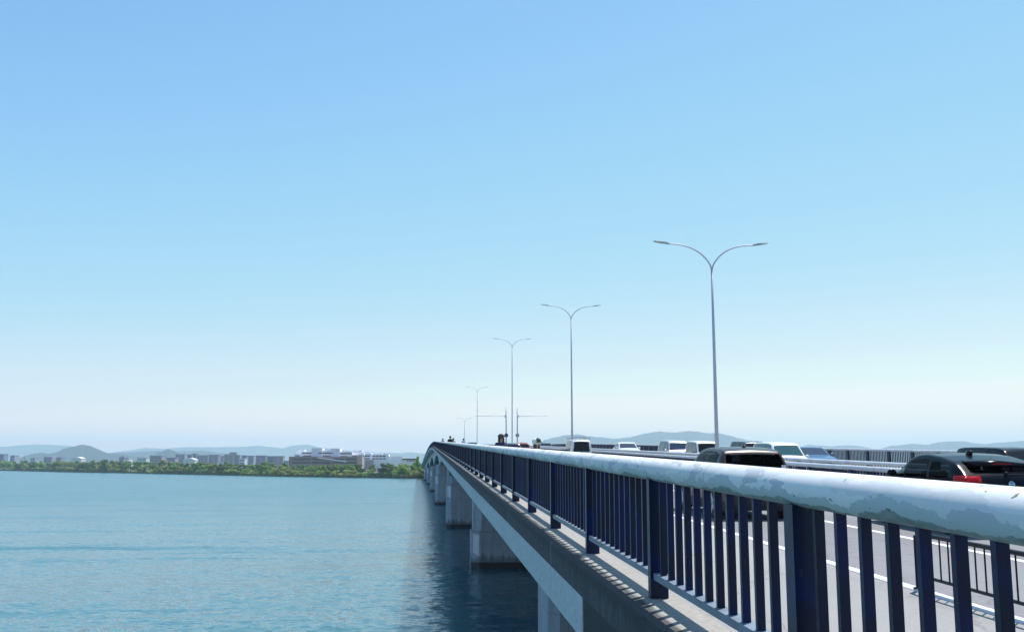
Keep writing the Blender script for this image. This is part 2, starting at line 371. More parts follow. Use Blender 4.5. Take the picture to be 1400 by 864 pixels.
M_HILL = mat('wooded hillside', (.012, .028, .036), .95, var=.35, scale=.012)
def hill(name, D, pts, seed, depth=900, base=2.):
    mb = MB(); prevr = None
    x = pts[0][0]; k = 0; fine = []
    while x <= pts[-1][0]:
        while k < len(pts) - 2 and x > pts[k + 1][0]: k += 1
        (a, ya), (b, yb) = pts[k], pts[k + 1]; t = (x - a) / (b - a); t = t * t * (3 - 2 * t) * .5 + t * .5
        fine.append((x, ya + (yb - ya) * t)); x += 1.2
    for i, (px, py) in enumerate(fine):
        top = at(px, py, D); r = []; h = top.z - base
        h += h * .035 * noise.noise(Vector((px * .45, seed, 0))) + h * .02 * noise.noise(Vector((px * 1.3, seed, 4)))
        for t in (0, .12, .25, .4, .55, .7, .82, .92, 1.0, .9, .6, .2, -.02):
            back = len(r) >= 9
            d = depth * ((1 - t) if back else (t - 1))
            nz = noise.fractal(Vector((px * .06, len(r) * .55, seed)), 1.0, 2.0, 4)
            f = t ** 1.15 if t > 0 else t
            zz = base + h * f + (h * .16 * nz * (1 - t) * (t > 0.02) if not back else 0)
            r.append(mb.vert((top.x * (D + d) / D if not back else top.x, D + d, zz)))
        if prevr:
            for j in range(len(r) - 1): mb.face((prevr[j], r[j], r[j + 1], prevr[j + 1]))
        prevr = r
    tag(mb.build(name, M_HILL, smooth=True), kind='structure')
hill('hills', 7200, [(733, 611), (745, 601), (760, 597.5), (775, 594.5), (790, 593.2), (802, 596), (820, 597.5), (840, 599.6), (860, 597.6), (872, 595), (885, 591.8), (903, 589.5), (912, 590.6), (924, 591), (944, 588.8), (955, 590), (966, 592), (985, 592.5), (998, 595.5), (1010, 599), (1024, 602), (1045, 607), (1070, 611), (1085, 614)], 1, 1500)
hill('hills', 7600, [(1085, 614), (1098, 609.5), (1106, 607.6), (1118, 608.6), (1136, 610), (1150, 609), (1158, 608.6), (1172, 609.2), (1184, 611), (1198, 615)], 2)
hill('hills', 7000, [(1190, 617), (1205, 613), (1222, 609.2), (1245, 606.6), (1268, 607.8), (1284, 604.4), (1300, 603.2), (1318, 603), (1334, 606), (1346, 607), (1364, 605), (1385, 603.6), (1400, 602.4), (1430, 603), (1470, 606), (1540, 612)], 3, 1400)
hill('hills', 4300, [(22, 627), (45, 620), (55, 618.5), (68, 620), (80, 617), (88, 612.6), (100, 610.4), (112, 607.4), (122, 609), (130, 612), (138, 617.2), (150, 620), (175, 622), (196, 626)], 4, 600)
hill('hills', 5600, [(120, 624), (140, 619), (158, 618.6), (176, 618.2), (196, 617), (214, 616.2), (236, 617.4), (256, 616.4), (276, 615.6), (302, 619), (330, 622), (352, 627)], 5)
hill('hills', 3900, [(200, 627), (208, 622), (219, 617.6), (230, 613.8), (238, 616.2), (245, 620), (256, 627)], 6, 350)
hill('hills', 10300, [(-60, 613), (-20, 611), (12, 610), (22, 608.8), (50, 607.4), (74, 608), (96, 609.4), (116, 614), (150, 619), (172, 616), (198, 612.4), (226, 613), (258, 611), (292, 611), (326, 610.8), (352, 609.2), (372, 611), (386, 612.4), (402, 608.6), (420, 607.6), (440, 612), (480, 616), (520, 618.4), (545, 619.2), (560, 618), (584, 620), (640, 622)], 7, 600)

# ------------------------------------------------------------------ road surfaces on the deck
def sheet(name, x0, x1, z, m, Y0=-14, Y1=545): 
    return tag(sweep([(x0, z), (x1, z)], ys(Y0, Y1), closed=False).build(name, m), kind='structure')
tag(sweep([(1.84, -1.70), (1.84, -1.42), (4.68, -1.42), (4.68, -1.70)], ys(-14, 545)).build('sidewalk', M_WALK), kind='structure')
tag(sweep([(4.682, -1.70), (4.682, -1.412), (4.70, -1.40), (4.78, -1.40), (4.80, -1.412), (4.80, -1.70)], ys(-14, 545)).build('kerb', M_LINE), kind='structure')
sheet('road', 4.80, 11.40, -1.68, M_ROAD)
sheet('road', 14.10, 22.0, -1.68, M_ROAD)
tag(sweep([(22.0, -1.70), (22.0, -1.46), (27.18, -1.46), (27.18, -1.70)], ys(-14, 545)).build('sidewalk', M_WALK), kind='structure')
sheet('lane_marking', 8.36, 8.51, -1.676, M_LINE)
sheet('lane_marking', 10.95, 11.10, -1.676, M_LINE)
sheet('lane_marking', 14.45, 14.60, -1.676, M_LINE)
sheet('lane_marking', 21.5, 21.65, -1.676, M_LINE)
mb = MB()
for k in range(60): sweep([(17.85, -1.676), (18.0, -1.676)], [k * 9.0, k * 9.0 + 5.0], mb, closed=False)
tag(mb.build('lane_marking', M_LINE), kind='structure')

# ================================================================== THE BRIDGE
BR = empty('road_bridge', P(14.5, 0, -1.7), 0, 'long concrete road bridge rising over the lake to the far shore on pale piers', 'bridge')
def bp_(mb, name, m, sm=False, parent=None):
    o = mb.build(name, m, None, sm); o.parent = parent or BR
    o.matrix_parent_inverse = Matrix.Translation(-BR.location) if o.parent is BR else o.matrix_parent_inverse
    return o
FX = 1.43
k_ = sweep([(FX, -1.398), (FX, -1.16), (FX + .012, -1.138), (FX + .04, -1.13), (1.838, -1.13), (1.838, -1.398)], ys(-14, 545))
ko = bp_(k_, 'parapet_kerb', [M_KERB, M_MOSS])
for p in ko.data.polygons:
    if p.normal.z > .9: p.material_index = 1
bp_(sweep([(FX - .004, -1.77), (FX - .004, -1.402), (1.838, -1.402), (1.838, -1.77)], ys(9.27, 545)), 'edge_beam', M_BAND)
bp_(sweep([(FX + .004, -9.0), (FX + .004, -1.402), (1.60, -1.402), (1.60, -9.0)], [-14, -8, -2, 3, 6, 9.268]), 'abutment_wall', M_ABUT)
bp_(sweep([(1.842, -1.95), (1.842, -1.705), (27.16, -1.705), (27.16, -1.95)], ys(-14, 545)), 'deck_slab', M_PIER)
bp_(sweep([(11.402, -1.70), (11.402, -1.50), (14.098, -1.50), (14.098, -1.70)], ys(-14, 545)), 'median_strip', M_KTOP)
bp_(sweep([(27.182, -1.80), (27.182, -1.44), (27.7, -1.44), (27.7, -1.80)], ys(-14, 545)), 'far_kerb', M_KERB)
PIERS = [(30.4, 3.70, None), (79.4, 3.65, -5.3), (128.8, 2.72, -2.7), (199.5, 2.02, -2.4), (292, 1.95, -2.0), (385, 1.9, -2.2), (470, 1.9, -2.8)]
# haunched girders: soffit arched between the piers
def soffit(Y):
    py = [9] + [p[0] for p in PIERS] + [545]
    for a, b in zip(py, py[1:]):
        if a <= Y <= b:
            t = (Y - a) / (b - a); s = b - a
            dp = 1.7 if s < 55 else 2.6 if s < 75 else 4.0
            return -1.95 - (1.1 + (dp - 1.1) * (abs(2 * t - 1) ** 2.2))
    return -3.2
def girder(x0, x1):
    mb = MB(); rows = []; Y = [9.3 + 2.0 * k for k in range(268)]
    for y in Y:
        b = soffit(y); rows.append([mb.vert(P(x, y, z)) for x, z in ((x0, -1.952), (x1, -1.952), (x1, b), (x0, b))])
    for (a, b), y in zip(zip(rows, rows[1:]), Y):
        for k in range(4): q = (k + 1) % 4; mb.face((a[k], a[q], b[q], b[k]))
    mb.face(rows[0]); mb.face(rows[-1][::-1]); return mb
for x0, x1 in ((3.0, 3.4), (9.0, 9.4), (19.2, 19.6), (25.4, 25.8)): bp_(girder(x0, x1), 'girder', M_GIRD)
M_WETC = M_TIDE
for i, (Y, xl, zt) in enumerate(PIERS):
    s = shift(Y); xr = 29.0 - xl; c = .62; half = 1.7
    g = empty('pier', (14.5 + s, Y + half, 0)); g.parent = BR; g.matrix_parent_inverse = Matrix.Translation(-BR.location)
    def loc(name, mb, m, bev=0):
        o = mb.build(name, m); o.parent = g; o.matrix_parent_inverse = Matrix.Translation(-(BR.location + (g.location - BR.location)))
        return o
    def octo(e, cc): return [(xl + s + cc - e, Y - e), (xr + s - cc + e, Y - e), (xr + s + e, Y + cc - e), (xr + s + e, Y + 2 * half - cc + e), (xr + s - cc + e, Y + 2 * half + e), (xl + s + cc - e, Y + 2 * half + e), (xl + s - e, Y + 2 * half - cc + e), (xl + s - e, Y + cc - e)]
    ztw = EYE + (zt if zt is not None else -6.6); bs = EYE + prof(Y) + soffit(Y) - .02
    if zt is not None:
        mbb = MB(); mbb.prism(octo(0, c), .45, ztw); loc('base', mbb, M_PIER)
        mbb = MB(); mbb.prism(octo(.02, c), -.9, .448); loc('waterline_band', mbb, M_TIDE)
        mbb = MB(); mbb.prism(octo(.03, c), ztw + .002, ztw + .10); loc('ledge', mbb, M_KERB)
        # bright patch of light on the chamfered corner, put in as a pale plate
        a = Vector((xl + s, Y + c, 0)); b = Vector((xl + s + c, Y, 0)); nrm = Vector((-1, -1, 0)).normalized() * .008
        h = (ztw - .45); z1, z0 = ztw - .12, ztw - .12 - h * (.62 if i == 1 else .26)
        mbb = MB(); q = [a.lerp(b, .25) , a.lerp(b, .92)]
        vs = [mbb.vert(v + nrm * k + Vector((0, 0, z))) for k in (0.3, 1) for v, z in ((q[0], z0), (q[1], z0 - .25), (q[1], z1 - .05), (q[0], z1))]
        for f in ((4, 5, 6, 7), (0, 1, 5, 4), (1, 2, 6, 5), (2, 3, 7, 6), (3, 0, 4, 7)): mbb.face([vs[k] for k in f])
        loc('lit_patch', mbb, M_PATCH)
        e = -.14
        mbb = MB(); mbb.prism(octo(e, c), ztw + .102, bs); loc('column', mbb, M_PIER)
    else:
        mbb = MB(); mbb.prism(octo(0, .3), -.9, bs); loc('column', mbb, M_PIER)

# ------------------------------------------------------------------ railings
M_BRAIL = mat('pale blue grey rail paint', (.15, .20, .26), .5, var=.2, scale=5)
def railing(root, XC, ztube, rt, zb0, zb1, zk, pitch, y_first, y0, y1, pw, pd, bw, bd, nb, gap, own_posts, own_bars, mt, mp, seg=20, panels=False):
    """handrail tube, bottom rail, posts and upright bars; the nearest ones are objects of their own"""
    def pr(mb, name, m, sm=False):
        o = mb.build(name, m, None, sm); o.parent = root; o.matrix_parent_inverse = Matrix.Translation(-root.location); return o
    n = seg; Y = ys(y0, y1) if rt < .075 else [y0 + .5 * k for k in range(int((40 - y0) / .5))] + ys(40, y1)
    mb = MB(); rows = []
    for y in Y: rows.append([mb.vert(P(x, y, z)) for x, z in circ(XC, ztube - rt, rt, n)])
    for (a, ya), (b, yb) in zip(zip(rows, Y), zip(rows[1:], Y[1:])):
        for k in range(n): q = (k + 1) % n; mb.face((a[k], a[q], b[q], b[k]), ((ya, k / n), (ya, (k + 1) / n), (yb, (k + 1) / n), (yb, k / n)))
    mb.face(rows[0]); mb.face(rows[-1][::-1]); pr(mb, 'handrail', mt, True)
    pr(sweep([(XC - .045, zb0), (XC - .045, zb1), (XC + .045, zb1), (XC + .045, zb0)], ys(y0, y1)), 'bottom_rail', M_BRAIL if rt > .08 else mp)
    def box(mb, xa, xb, yc, w, za, zb):
        i = len(mb.v)
        for z in (za, zb):
            for x, y in ((xa, yc - w / 2), (xb, yc - w / 2), (xb, yc + w / 2), (xa, yc + w / 2)): mb.vert(P(x, y, z))
        for q in ((0, 3, 2, 1), (4, 5, 6, 7), (0, 1, 5, 4), (1, 2, 6, 5), (2, 3, 7, 6), (3, 0, 4, 7)): mb.face([i + k for k in q])
    posts = []; y = y_first
    while y < y1 - .2: posts.append(y); y += pitch
    lo = [p for p in posts if p > own_posts[0]]; mine = set(lo[:own_posts[1]]); rest = MB()
    for p in posts:
        mb = MB() if p in mine else rest
        box(mb, XC - pd / 2, XC + pd / 2, p, pw, zk + .002, ztube - 2 * rt + .012)
        if rt < .08: box(mb, XC - pd / 2 - .03, XC + pd / 2 + .03, p, pw + .05, zk + .001, zk + .016)
        if p in mine: pr(mb, 'post', mp)
    if rest.v: tag(pr(rest, 'post', mp), kind='stuff')
    bars = [(p, p + gap + (pitch - 2 * gap) * j / (nb - 1)) for p in posts for j in range(nb)]
    if panels:
        by = {}
        for p, b in bars:
            if b < y1: by.setdefault(p, []).append(b)
        pk = [p for p in by if p > own_bars[0]][:own_bars[1]]; rest = MB()
        for p, bl in by.items():
            mb = MB() if p in pk else rest
            for b in bl: box(mb, XC - bd / 2, XC + bd / 2, b, bw, zb1 - .004, ztube - 2 * rt + .012)
            if p in pk: pr(mb, 'baluster_panel', mp)
        if rest.v: tag(pr(rest, 'baluster_panel', mp), kind='stuff')
    else:
        vis = [b for _, b in bars if b > own_bars[0]][:own_bars[1]]; vs = set(vis); rest = MB()
        for _, b in bars:
            if b >= y1: continue
            mb = MB() if b in vs else rest
            box(mb, XC - bd / 2, XC + bd / 2, b, bw, zb1 - .004, ztube - 2 * rt + .012)
            if b in vs: pr(mb, 'baluster', mp)
        if rest.v: tag(pr(rest, 'baluster', mp), kind='stuff')
root = empty('bridge_railing', P(1.7, 3, -1.13), 0, 'navy railing with a thick chalky white tube handrail along the lake edge of the sidewalk', 'railing')
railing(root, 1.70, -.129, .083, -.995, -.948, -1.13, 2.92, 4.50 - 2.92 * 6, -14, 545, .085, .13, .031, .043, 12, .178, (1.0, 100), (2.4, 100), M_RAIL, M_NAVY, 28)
M_MRAIL = mat('median rail paint', (.52, .57, .62), .45, var=.15, scale=2.5)
root = empty('median_railing', P(11.62, 20, -1.5), 0, 'navy median railing with grey tube on the side of the near lanes', 'railing')
railing(root, 11.62, -.655, .066, -1.36, -1.32, -1.5, 3.0, -12, -14, 545, .09, .12, .03, .04, 14, .22, (14, 60), (14, 60), M_MRAIL, M_NAVY, 14, True)
root = empty('median_railing', P(13.92, 20, -1.5), 0, 'navy median railing with grey tube on the side of the oncoming lanes', 'railing')
railing(root, 13.92, -.628, .066, -1.36, -1.32, -1.5, 3.0, -11, -14, 545, .09, .12, .03, .04, 14, .22, (18, 60), (18, 60), M_MRAIL, M_NAVY, 14, True)
root = empty('bridge_railing', P(27.5, 40, -1.44), 0, 'navy railing with pale tube handrail on the far side beyond the oncoming traffic', 'railing')
railing(root, 27.5, -.47, .075, -1.33, -1.29, -1.44, 2.95, -12.3, -14, 545, .34, .12, .045, .05, 11, .42, (36, 60), (36, 60), M_MRAIL, M_NAVY, 14, True)

# low black fence between sidewalk and road
FR = empty('pedestrian_fence', P(4.73, 6, -1.40), 0, 'low black barred fence on the white kerb between sidewalk and road', 'fence')
def fpart(mb, name): 
    o = mb.build(name, M_BLACK); o.parent = FR; o.matrix_parent_inverse = Matrix.Translation(-FR.location); return o
mb = MB(); mb.tube([P(4.73, y, -.885) for y in (-6, -2, 2, 6, 9.50)] + [P(4.73, 9.57, -.91), P(4.73, 9.59, -.97)], .021, 10); fpart(mb, 'top_rail')
mb = MB(); mb.tube([P(4.73, y, -1.275) for y in (-6, -2, 2, 6, 9.58)], .016, 8); fpart(mb, 'bottom_rail')
y = 9.59
while y > -5: 
    mb = MB(); mb.tube([P(4.73, y, -1.405), P(4.73, y, -.90)], .021, 10); mb.tube([P(4.73, y, -1.402), P(4.73, y, -1.39)], .045, 10); fpart(mb, 'post'); y -= 2.05
y = 9.44; n = 0
while y > -5 and n < 96:
    mb = MB(); mb.tube([P(4.73, y, -1.27), P(4.73, y, -.89)], .0085, 6); fpart(mb, 'bar'); y -= .152; n += 1

# tufts of grass against the kerb
mb = MB(); rg = random.Random(3)
for _ in range(420):
    y = rg.choice((10.2, 10.6, 11.2, 11.7, 12.3, 12.7, 13.2)) + rg.gauss(0, .28); x = 4.86 + abs(rg.gauss(0, .05)); h = rg.uniform(.08, .30)
    a = rg.uniform(0, 6.28); p = P(x, y, -1.68); lean = Vector((rg.gauss(0, .08), rg.gauss(0, .08), h)); wd = Vector((math.cos(a), math.sin(a), 0)) * .006
    i = [mb.vert(p - wd), mb.vert(p + wd), mb.vert(p + lean * .6 + wd * .7), mb.vert(p + lean + Vector((lean.x, lean.y, 0)) * .5), mb.vert(p + lean * .6 - wd * .7)]
    mb.face(i)
tag(mb.build('grass', mat('roadside grass', (.20, .24, .07), .8, var=.4, scale=12)), kind='stuff')

# ------------------------------------------------------------------ lamp posts
def lamp(px, fork_y, Xm, Y, label, arm, base_px=None):
    s = shift(Y); b = P(Xm, Y, -1.5); top = at(px, fork_y, Y).z
    g = empty('street_lamp', b, 0, label, 'street lamp', 'twin-arm street lamps along the median')
    H = top - b.z
    mb = MB(); mb.tube([(0, 0, 0), (0, 0, H * .3), (0, 0, H * .65), (0, 0, H)], [.094, .080, .064, .048], 14); mb.build('pole', M_STEEL, g, True)
    mb = MB(); mb.tube([(0, 0, .0), (0, 0, .03)], .22, 12); mb.tube([(0, 0, .62), (0, 0, .78)], .112, 12); mb.tube([(0, 0, H * .185), (0, 0, H * .185 + .06)], .105, 12); mb.build('base_plate', M_STEEL, g)
    for sg in (-1, 1):
        pts = [(0, 0, H - .12)]
        for k in range(1, 15):
            t = k / 14; pts.append((sg * arm * (t ** 1.35) * .86, 0, H - .12 + 1.14 * (1 - (1 - t) ** 2.3)))
        mb = MB(); mb.tube(pts, [.044] + [.036 - .010 * k / 14 for k in range(1, 15)], 10); mb.build('arm', M_STEEL, g, True)
        e = Vector(pts[-1]); mb = MB()
        prof_ = [(-.10, .035, .03), (.0, .06, .045), (.08, .10, .05), (.32, .135, .04), (.52, .12, .028), (.6, .07, .015)]
        rows = []
        for d, hw, hh in prof_:
            c = e + Vector((sg * d, 0, d * .14 + .03)); rows.append([mb.vert(c + Vector((0, yy * hw, zz * hh))) for yy, zz in ((-1, -.6), (-.8, .6), (0, 1), (.8, .6), (1, -.6))])
        for a, b2 in zip(rows, rows[1:]):
            for k in range(5): q = (k + 1) % 5; mb.face((a[k], a[q], b2[q], b2[k]))
        mb.face(rows[0]); mb.face(rows[-1][::-1]); mb.build('lamp_head', mat('lamp housing', (.30, .31, .34), .5, metal=.3), g)
lamp(973, 365, 12.72, 43.6, 'grey twin-arm street lamp standing behind the bronze car, the largest one', 2.36)
lamp(780.5, 434, 12.72, 87.6, 'grey twin-arm street lamp standing beside the white van with roof rack', 2.42)
lamp(700, 473.5, 12.05, 141, 'grey twin-arm street lamp standing between two sign poles', 2.50)
lamp(653, 535, 12.72, 246, 'thin grey twin-arm street lamp near the crest of the bridge', 2.55)
lamp(637, 576, 12.5, 310, 'tiny twin-arm street lamp farthest along the bridge', 2.2)

def signpole(px, Y, side, label, face):
    d = at(px, 607, Y); g = empty('sign_pole', Vector((d.x, Y, P(12, Y, -1.5).z)), 0, label, 'sign pole', 'cantilever sign poles on the median')
    top = at(px, 557, Y).z - g.location.z; za = at(px, 569, Y).z - g.location.z; zs = at(px, 595, Y).z - g.location.z
    mb = MB(); mb.tube([(0, 0, 0), (0, 0, top)], [.105, .085], 12); mb.build('pole', M_STEEL, g, True)
    mb = MB(); mb.tube([(0, 0, za), (side * 4.5, .1, za + .04)], [.036, .026], 8); mb.tube([(side * .15, 0, za - .18), (side * .15, 0, za + .18)], .06, 8); mb.build('arm', M_STEEL, g, True)
    q = link('round_sign', None, g); q.location = (0, -.16, zs)
    mb = MB(); mb.tube([(0, -.012, 0), (0, .012, 0)], .30, 28); o = mb.build('disc', face[0], q)
    mb = MB(); n = 28
    vs = [[mb.vert((r * math.cos(2 * math.pi * k / n), -.018, r * math.sin(2 * math.pi * k / n))) for k in range(n)] for r in (.30, .235)]
    for k in range(n): j = (k + 1) % n; mb.face((vs[0][k], vs[0][j], vs[1][j], vs[1][k]))
    mb.build('rim', face[1], q)
M_SBLUE = mat('sign blue', (.03, .05, .17), .5); M_SRED = mat('sign red', (.22, .03, .05), .5); M_SGREY = mat('sign back grey', (.30, .32, .36), .5, metal=.3)
signpole(692, 150, -1, 'slim pole with a long arm over the near lanes and a dark round sign', (M_SBLUE, M_SRED))
signpole(707.3, 150, 1, 'slim pole with a long arm over the oncoming lanes and a grey round sign', (M_SGREY, M_STEEL))

# ------------------------------------------------------------------ vehicles
PROF = {
 'suv':   ([(0, .20), (0, .36), (.004, .44), (.012, .52), (.022, .60), (.034, .66), (.108, .915), (.125, .955), (.2, .985), (.32, 1.0), (.43, .995), (.52, .965), (.545, .95), (.70, .665), (.725, .65), (.80, .63), (.90, .585), (.965, .51), (.995, .42), (1, .33), (1, .2)], .64, (.034, .108), (.545, .70), (.335, .355), (.545, .565)),
 'coupe': ([(0, .22), (0, .42), (.005, .52), (.016, .62), (.03, .70), (.042, .735), (.110, .855), (.128, .885), (.17, .920), (.28, .975), (.40, 1.0), (.47, .99), (.54, .945), (.69, .69), (.715, .675), (.80, .64), (.90, .59), (.965, .51), (.995, .42), (1, .33), (1, .2)], .675, (.042, .110), (.54, .69), (.325, .345), (.555, .575)),
 'sedan': ([(0, .22), (0, .45), (.006, .58), (.02, .66), (.06, .69), (.13, .71), (.155, .72), (.30, .955), (.36, .99), (.44, 1.0), (.51, .985), (.55, .955), (.72, .685), (.75, .67), (.86, .62), (.95, .55), (.99, .45), (1, .35), (1, .22)], .67, (.155, .30), (.55, .72), (.34, .36), (.53, .55)),
 'van':   ([(0, .18), (0, .36), (.003, .46), (.006, .55), (.028, .93), (.045, .97), (.15, .995), (.35, 1.0), (.58, .995), (.68, .965), (.705, .945), (.845, .605), (.86, .59), (.93, .55), (.975, .48), (.997, .38), (1, .3), (1, .18)], .57, (.007, .027), (.705, .845), (.27, .29), (.51, .53)),
 'kei':   ([(0, .16), (0, .36), (.003, .46), (.006, .52), (.022, .93), (.04, .975), (.15, .997), (.4, 1.0), (.66, .99), (.75, .965), (.775, .945), (.895, .585), (.91, .57), (.955, .53), (.985, .45), (1, .34), (1, .16)], .55, (.007, .022), (.775, .895), (.28, .30), (.54, .56)),
}
GL_DARK = mat('dark car glass', (.012, .015, .020), .06, var=0)
GL_DARK.node_tree.nodes['Principled BSDF'].inputs['Specular IOR Level'].default_value = .2
GL_BLUE = mat('sky-lit car glass', (.03, .05, .085), .05, var=0)
GL_TEAL = mat('teal tinted windscreen', (.04, .12, .125), .06, var=0)
GL_CLEAR = mat_glass('clear tinted glass', (.62, .76, .70)); GL_PRIV = mat_glass('privacy glass', (.09, .10, .13)); GL_SOOT = mat_glass('dark privacy glass', (.022, .024, .034))
M_TAIL = mat('tail lamp red', (.40, .005, .010), .2, var=0); M_TAIL.node_tree.nodes['Principled BSDF'].inputs['Specular IOR Level'].default_value = .2; M_HEAD = mat('head lamp lens', (.55, .57, .60), .1, var=0, coat=.5)
M_RIM = mat('alloy rim', (.45, .45, .46), .3, metal=.8, var=0); M_PLATE = mat('number plate white', (.72, .74, .72), .5, var=0)
M_SEAT = mat('dark car seats', (.03, .03, .035), .8); M_CHROME = mat('chrome trim', (.6, .61, .63), .15, metal=1, var=0)
def car(kind, X, Yr, away, Lc, Wc, Hc, paint, label, cat, group, glass=(GL_DARK,) * 3, fine=.06, tail=(.48, .60, .66), interior=False, name='parked_car', dz=0):
    """kind: side profile; Yr: the end of the car nearest the camera; away: tail towards the camera"""
    pr, beltf, rw, fw_, pil1, pil2 = PROF[kind]
    Yc = Yr + Lc / 2
    base = P(X, Yc, -1.68 + dz); slope = math.atan(prof(Yc + 1) - prof(Yc - 1)) / 1 if False else math.atan((prof(Yc + 1) - prof(Yc - 1)) / 2)
    g = empty(name, base, 0, label, cat, group)
    g.rotation_mode = 'XYZ'; g.rotation_euler = (slope, 0, 0) if away else (-slope, 0, math.pi)
    # resample and round the side profile
    pts = [Vector((a * Lc, b * Hc)) for a, b in pr]; st = []
    for k in range(len(pts) - 1):
        n = max(1, int((pts[k + 1] - pts[k]).length / fine))
        for j in range(n): st.append((pts[k].lerp(pts[k + 1], j / n), (k + j / n)))
    st.append((pts[-1], len(pts) - 1))
    yz = [s[0].copy() for s in st]
    for _ in range(max(2, int(.10 / fine))):
        yz = [yz[0]] + [(yz[i - 1] + 2 * yz[i] + yz[i + 1]) / 4 for i in range(1, len(yz) - 1)] + [yz[-1]]
    nl, nw, nr = (10, 9, 9) if fine > .04 else (18, 22, 16)
    zb = .17; rows = []
    for p in yz:
        y, zt = p.x, p.y; u = y / Lc; e = max(0, (abs(u - .5) - .32) / .18)
        hw = Wc / 2 * (1 - .14 * e ** 2.4); belt = beltf * Hc * (1 + .05 * (.5 - u)); zl = min(belt, zt - .012); zl = max(zl, zb + .02)
        zt = max(zt, zl + .01); gh = zt - zl
        wb = hw * .965; hr = wb - {'suv': .31, 'kei': .12}.get(kind, .22) * gh - .01; ee = min(.075, .45 * gh)
        sec = []
        for k in range(nl):
            t = k / nl; z = zb + (zl - zb) * t; bul = 1 - .10 * (1 - t) ** 3 - .035 * max(0, t - .6) / .4 * 1.0
            if .50 < t < .58: bul -= .004
            sec.append((hw * bul, z, 0))
        for k in range(nw):
            t = k / nw; x = wb + (hr - wb) * t + .018 * math.sin(math.pi * t) * min(1, gh / .3); sec.append((x, zl + (zt - ee - zl) * t, 1))
        for k in range(nr + 1):
            t = k / nr
            if t < .35: a = t / .35 * math.pi / 2; x = hr - ee * 1.2 * (1 - math.cos(a)); z = zt - ee + (ee - .022) * math.sin(a)
            else: q = (t - .35) / .65; x = (hr - ee * 1.2) * (1 - q); z = zt - .022 + .022 * (1 - (1 - q) ** 2)
            sec.append((x, z, 2))
        rows.append((y, sec, zl, zt, hr))
    zr0, zr1 = [min(pr[1:len(pr) // 2], key=lambda q: abs(q[0] - f))[1] * Hc for f in rw]
    parts = {}
    def put(key, quad):
        d = parts.setdefault(key, ({}, MB())); ids = []
        for kx, v in quad:
            if kx not in d[0]: d[0][kx] = d[1].vert(v)
            ids.append(d[0][kx])
        if len(set(ids)) > 2: d[1].face(ids)
    wr = .315 * Hc / 1.5 if Hc < 1.6 else .30; wy = (.185 * Lc, .805 * Lc)
    cy = lambda y: y - Lc / 2
    for i in range(len(rows) - 1):
        y0, s0, zl0, zt0, hr0 = rows[i]; y1, s1, zl1, zt1, hr1 = rows[i + 1]; ym = (y0 + y1) / 2; u = ym / Lc; tpar = st[i][1]
        for k in range(len(s0) - 1):
            zone = s0[k][2]; xm = (s0[k][0] + s0[k + 1][0] + s1[k][0] + s1[k + 1][0]) / 4; zm = (s0[k][1] + s0[k + 1][1] + s1[k][1] + s1[k + 1][1]) / 4
            zl, zt, hr = (zl0 + zl1) / 2, (zt0 + zt1) / 2, (hr0 + hr1) / 2
            for sg in (1, -1):
                key = 'body'
                in_rw = rw[0] * Lc - .02 < ym < rw[1] * Lc + .04 and zr0 + .05 < zm < zr1 - .03; in_fw = fw_[0] * Lc + .02 < ym < fw_[1] * Lc - .03
                if zone == 1 and zl + .02 < zm < zt - .105 and zt - zl > .16 and u > (.055 if kind in ('van', 'kei') else .10):
                    if pil1[0] < u < pil1[1] or pil2[0] < u < pil2[1] or u < (.09 if kind in ('van', 'kei') else .15): key = ('pillar_trim', sg, int(u > .45)) if u > .15 else 'body'
                    else: key = ('side_window', sg, 0 if u < pil1[0] else 1 if u < pil2[0] else 2)
                elif zone >= 1 and (in_rw or in_fw) and xm < hr - ((.19 if kind == 'coupe' else .085) if in_rw else .07) and (zone == 2 or True):
                    key = ('rear_window',) if in_rw else ('windscreen',)
                elif tail[0] * Hc < zm < tail[1] * Hc and u < .10 and xm > tail[2] * Wc / 2: key = ('tail_light', sg)
                elif .40 * Hc < zm < .52 * Hc and u > .93 and xm > .58 * Wc / 2: key = ('headlight', sg)
                elif zm < .26 * Hc: key = 'lower_trim'
                if zone == 0 and min((ym - w) ** 2 for w in wy) + (zm - wr) ** 2 < (wr + .05) ** 2: continue
                q = [((i, k, sg), (sg * s0[k][0], cy(y0), s0[k][1])), ((i, k + 1, sg), (sg * s0[k + 1][0], cy(y0), s0[k + 1][1])), ((i + 1, k + 1, sg), (sg * s1[k + 1][0], cy(y1), s1[k + 1][1])), ((i + 1, k, sg), (sg * s1[k][0], cy(y1), s1[k][1]))]
                if k == len(s0) - 2: q[1] = ((i, k + 1, 0), q[1][1]); q[2] = ((i + 1, k + 1, 0), q[2][1])
                put(key, q)
    M_TRIM = M_DARK
    for key, (_, m) in parts.items():
        nm = key if isinstance(key, str) else key[0]
        mt = {'body': paint, 'pillar_trim': M_BLACK, 'lower_trim': M_TRIM if cat != 'van' else paint, 'side_window': glass[1], 'rear_window': glass[0], 'windscreen': glass[2], 'tail_light': M_TAIL, 'headlight': M_HEAD}[nm]
        if nm == 'side_window' and interior and key[2] == 2: mt = glass[2]
        o = m.build({'pillar_trim': 'window_trim'}.get(nm, nm), mt, g, True)
        if nm in ('tail_light', 'headlight'):
            so = o.modifiers.new('s', 'SOLIDIFY'); so.thickness = .02; so.offset = 1
    mb = MB(); mb.box((-Wc / 2 * .84, -Lc / 2 + .12, .20), (Wc / 2 * .84, Lc / 2 - .15, .30)); mb.build('underbody', M_DARK, g)
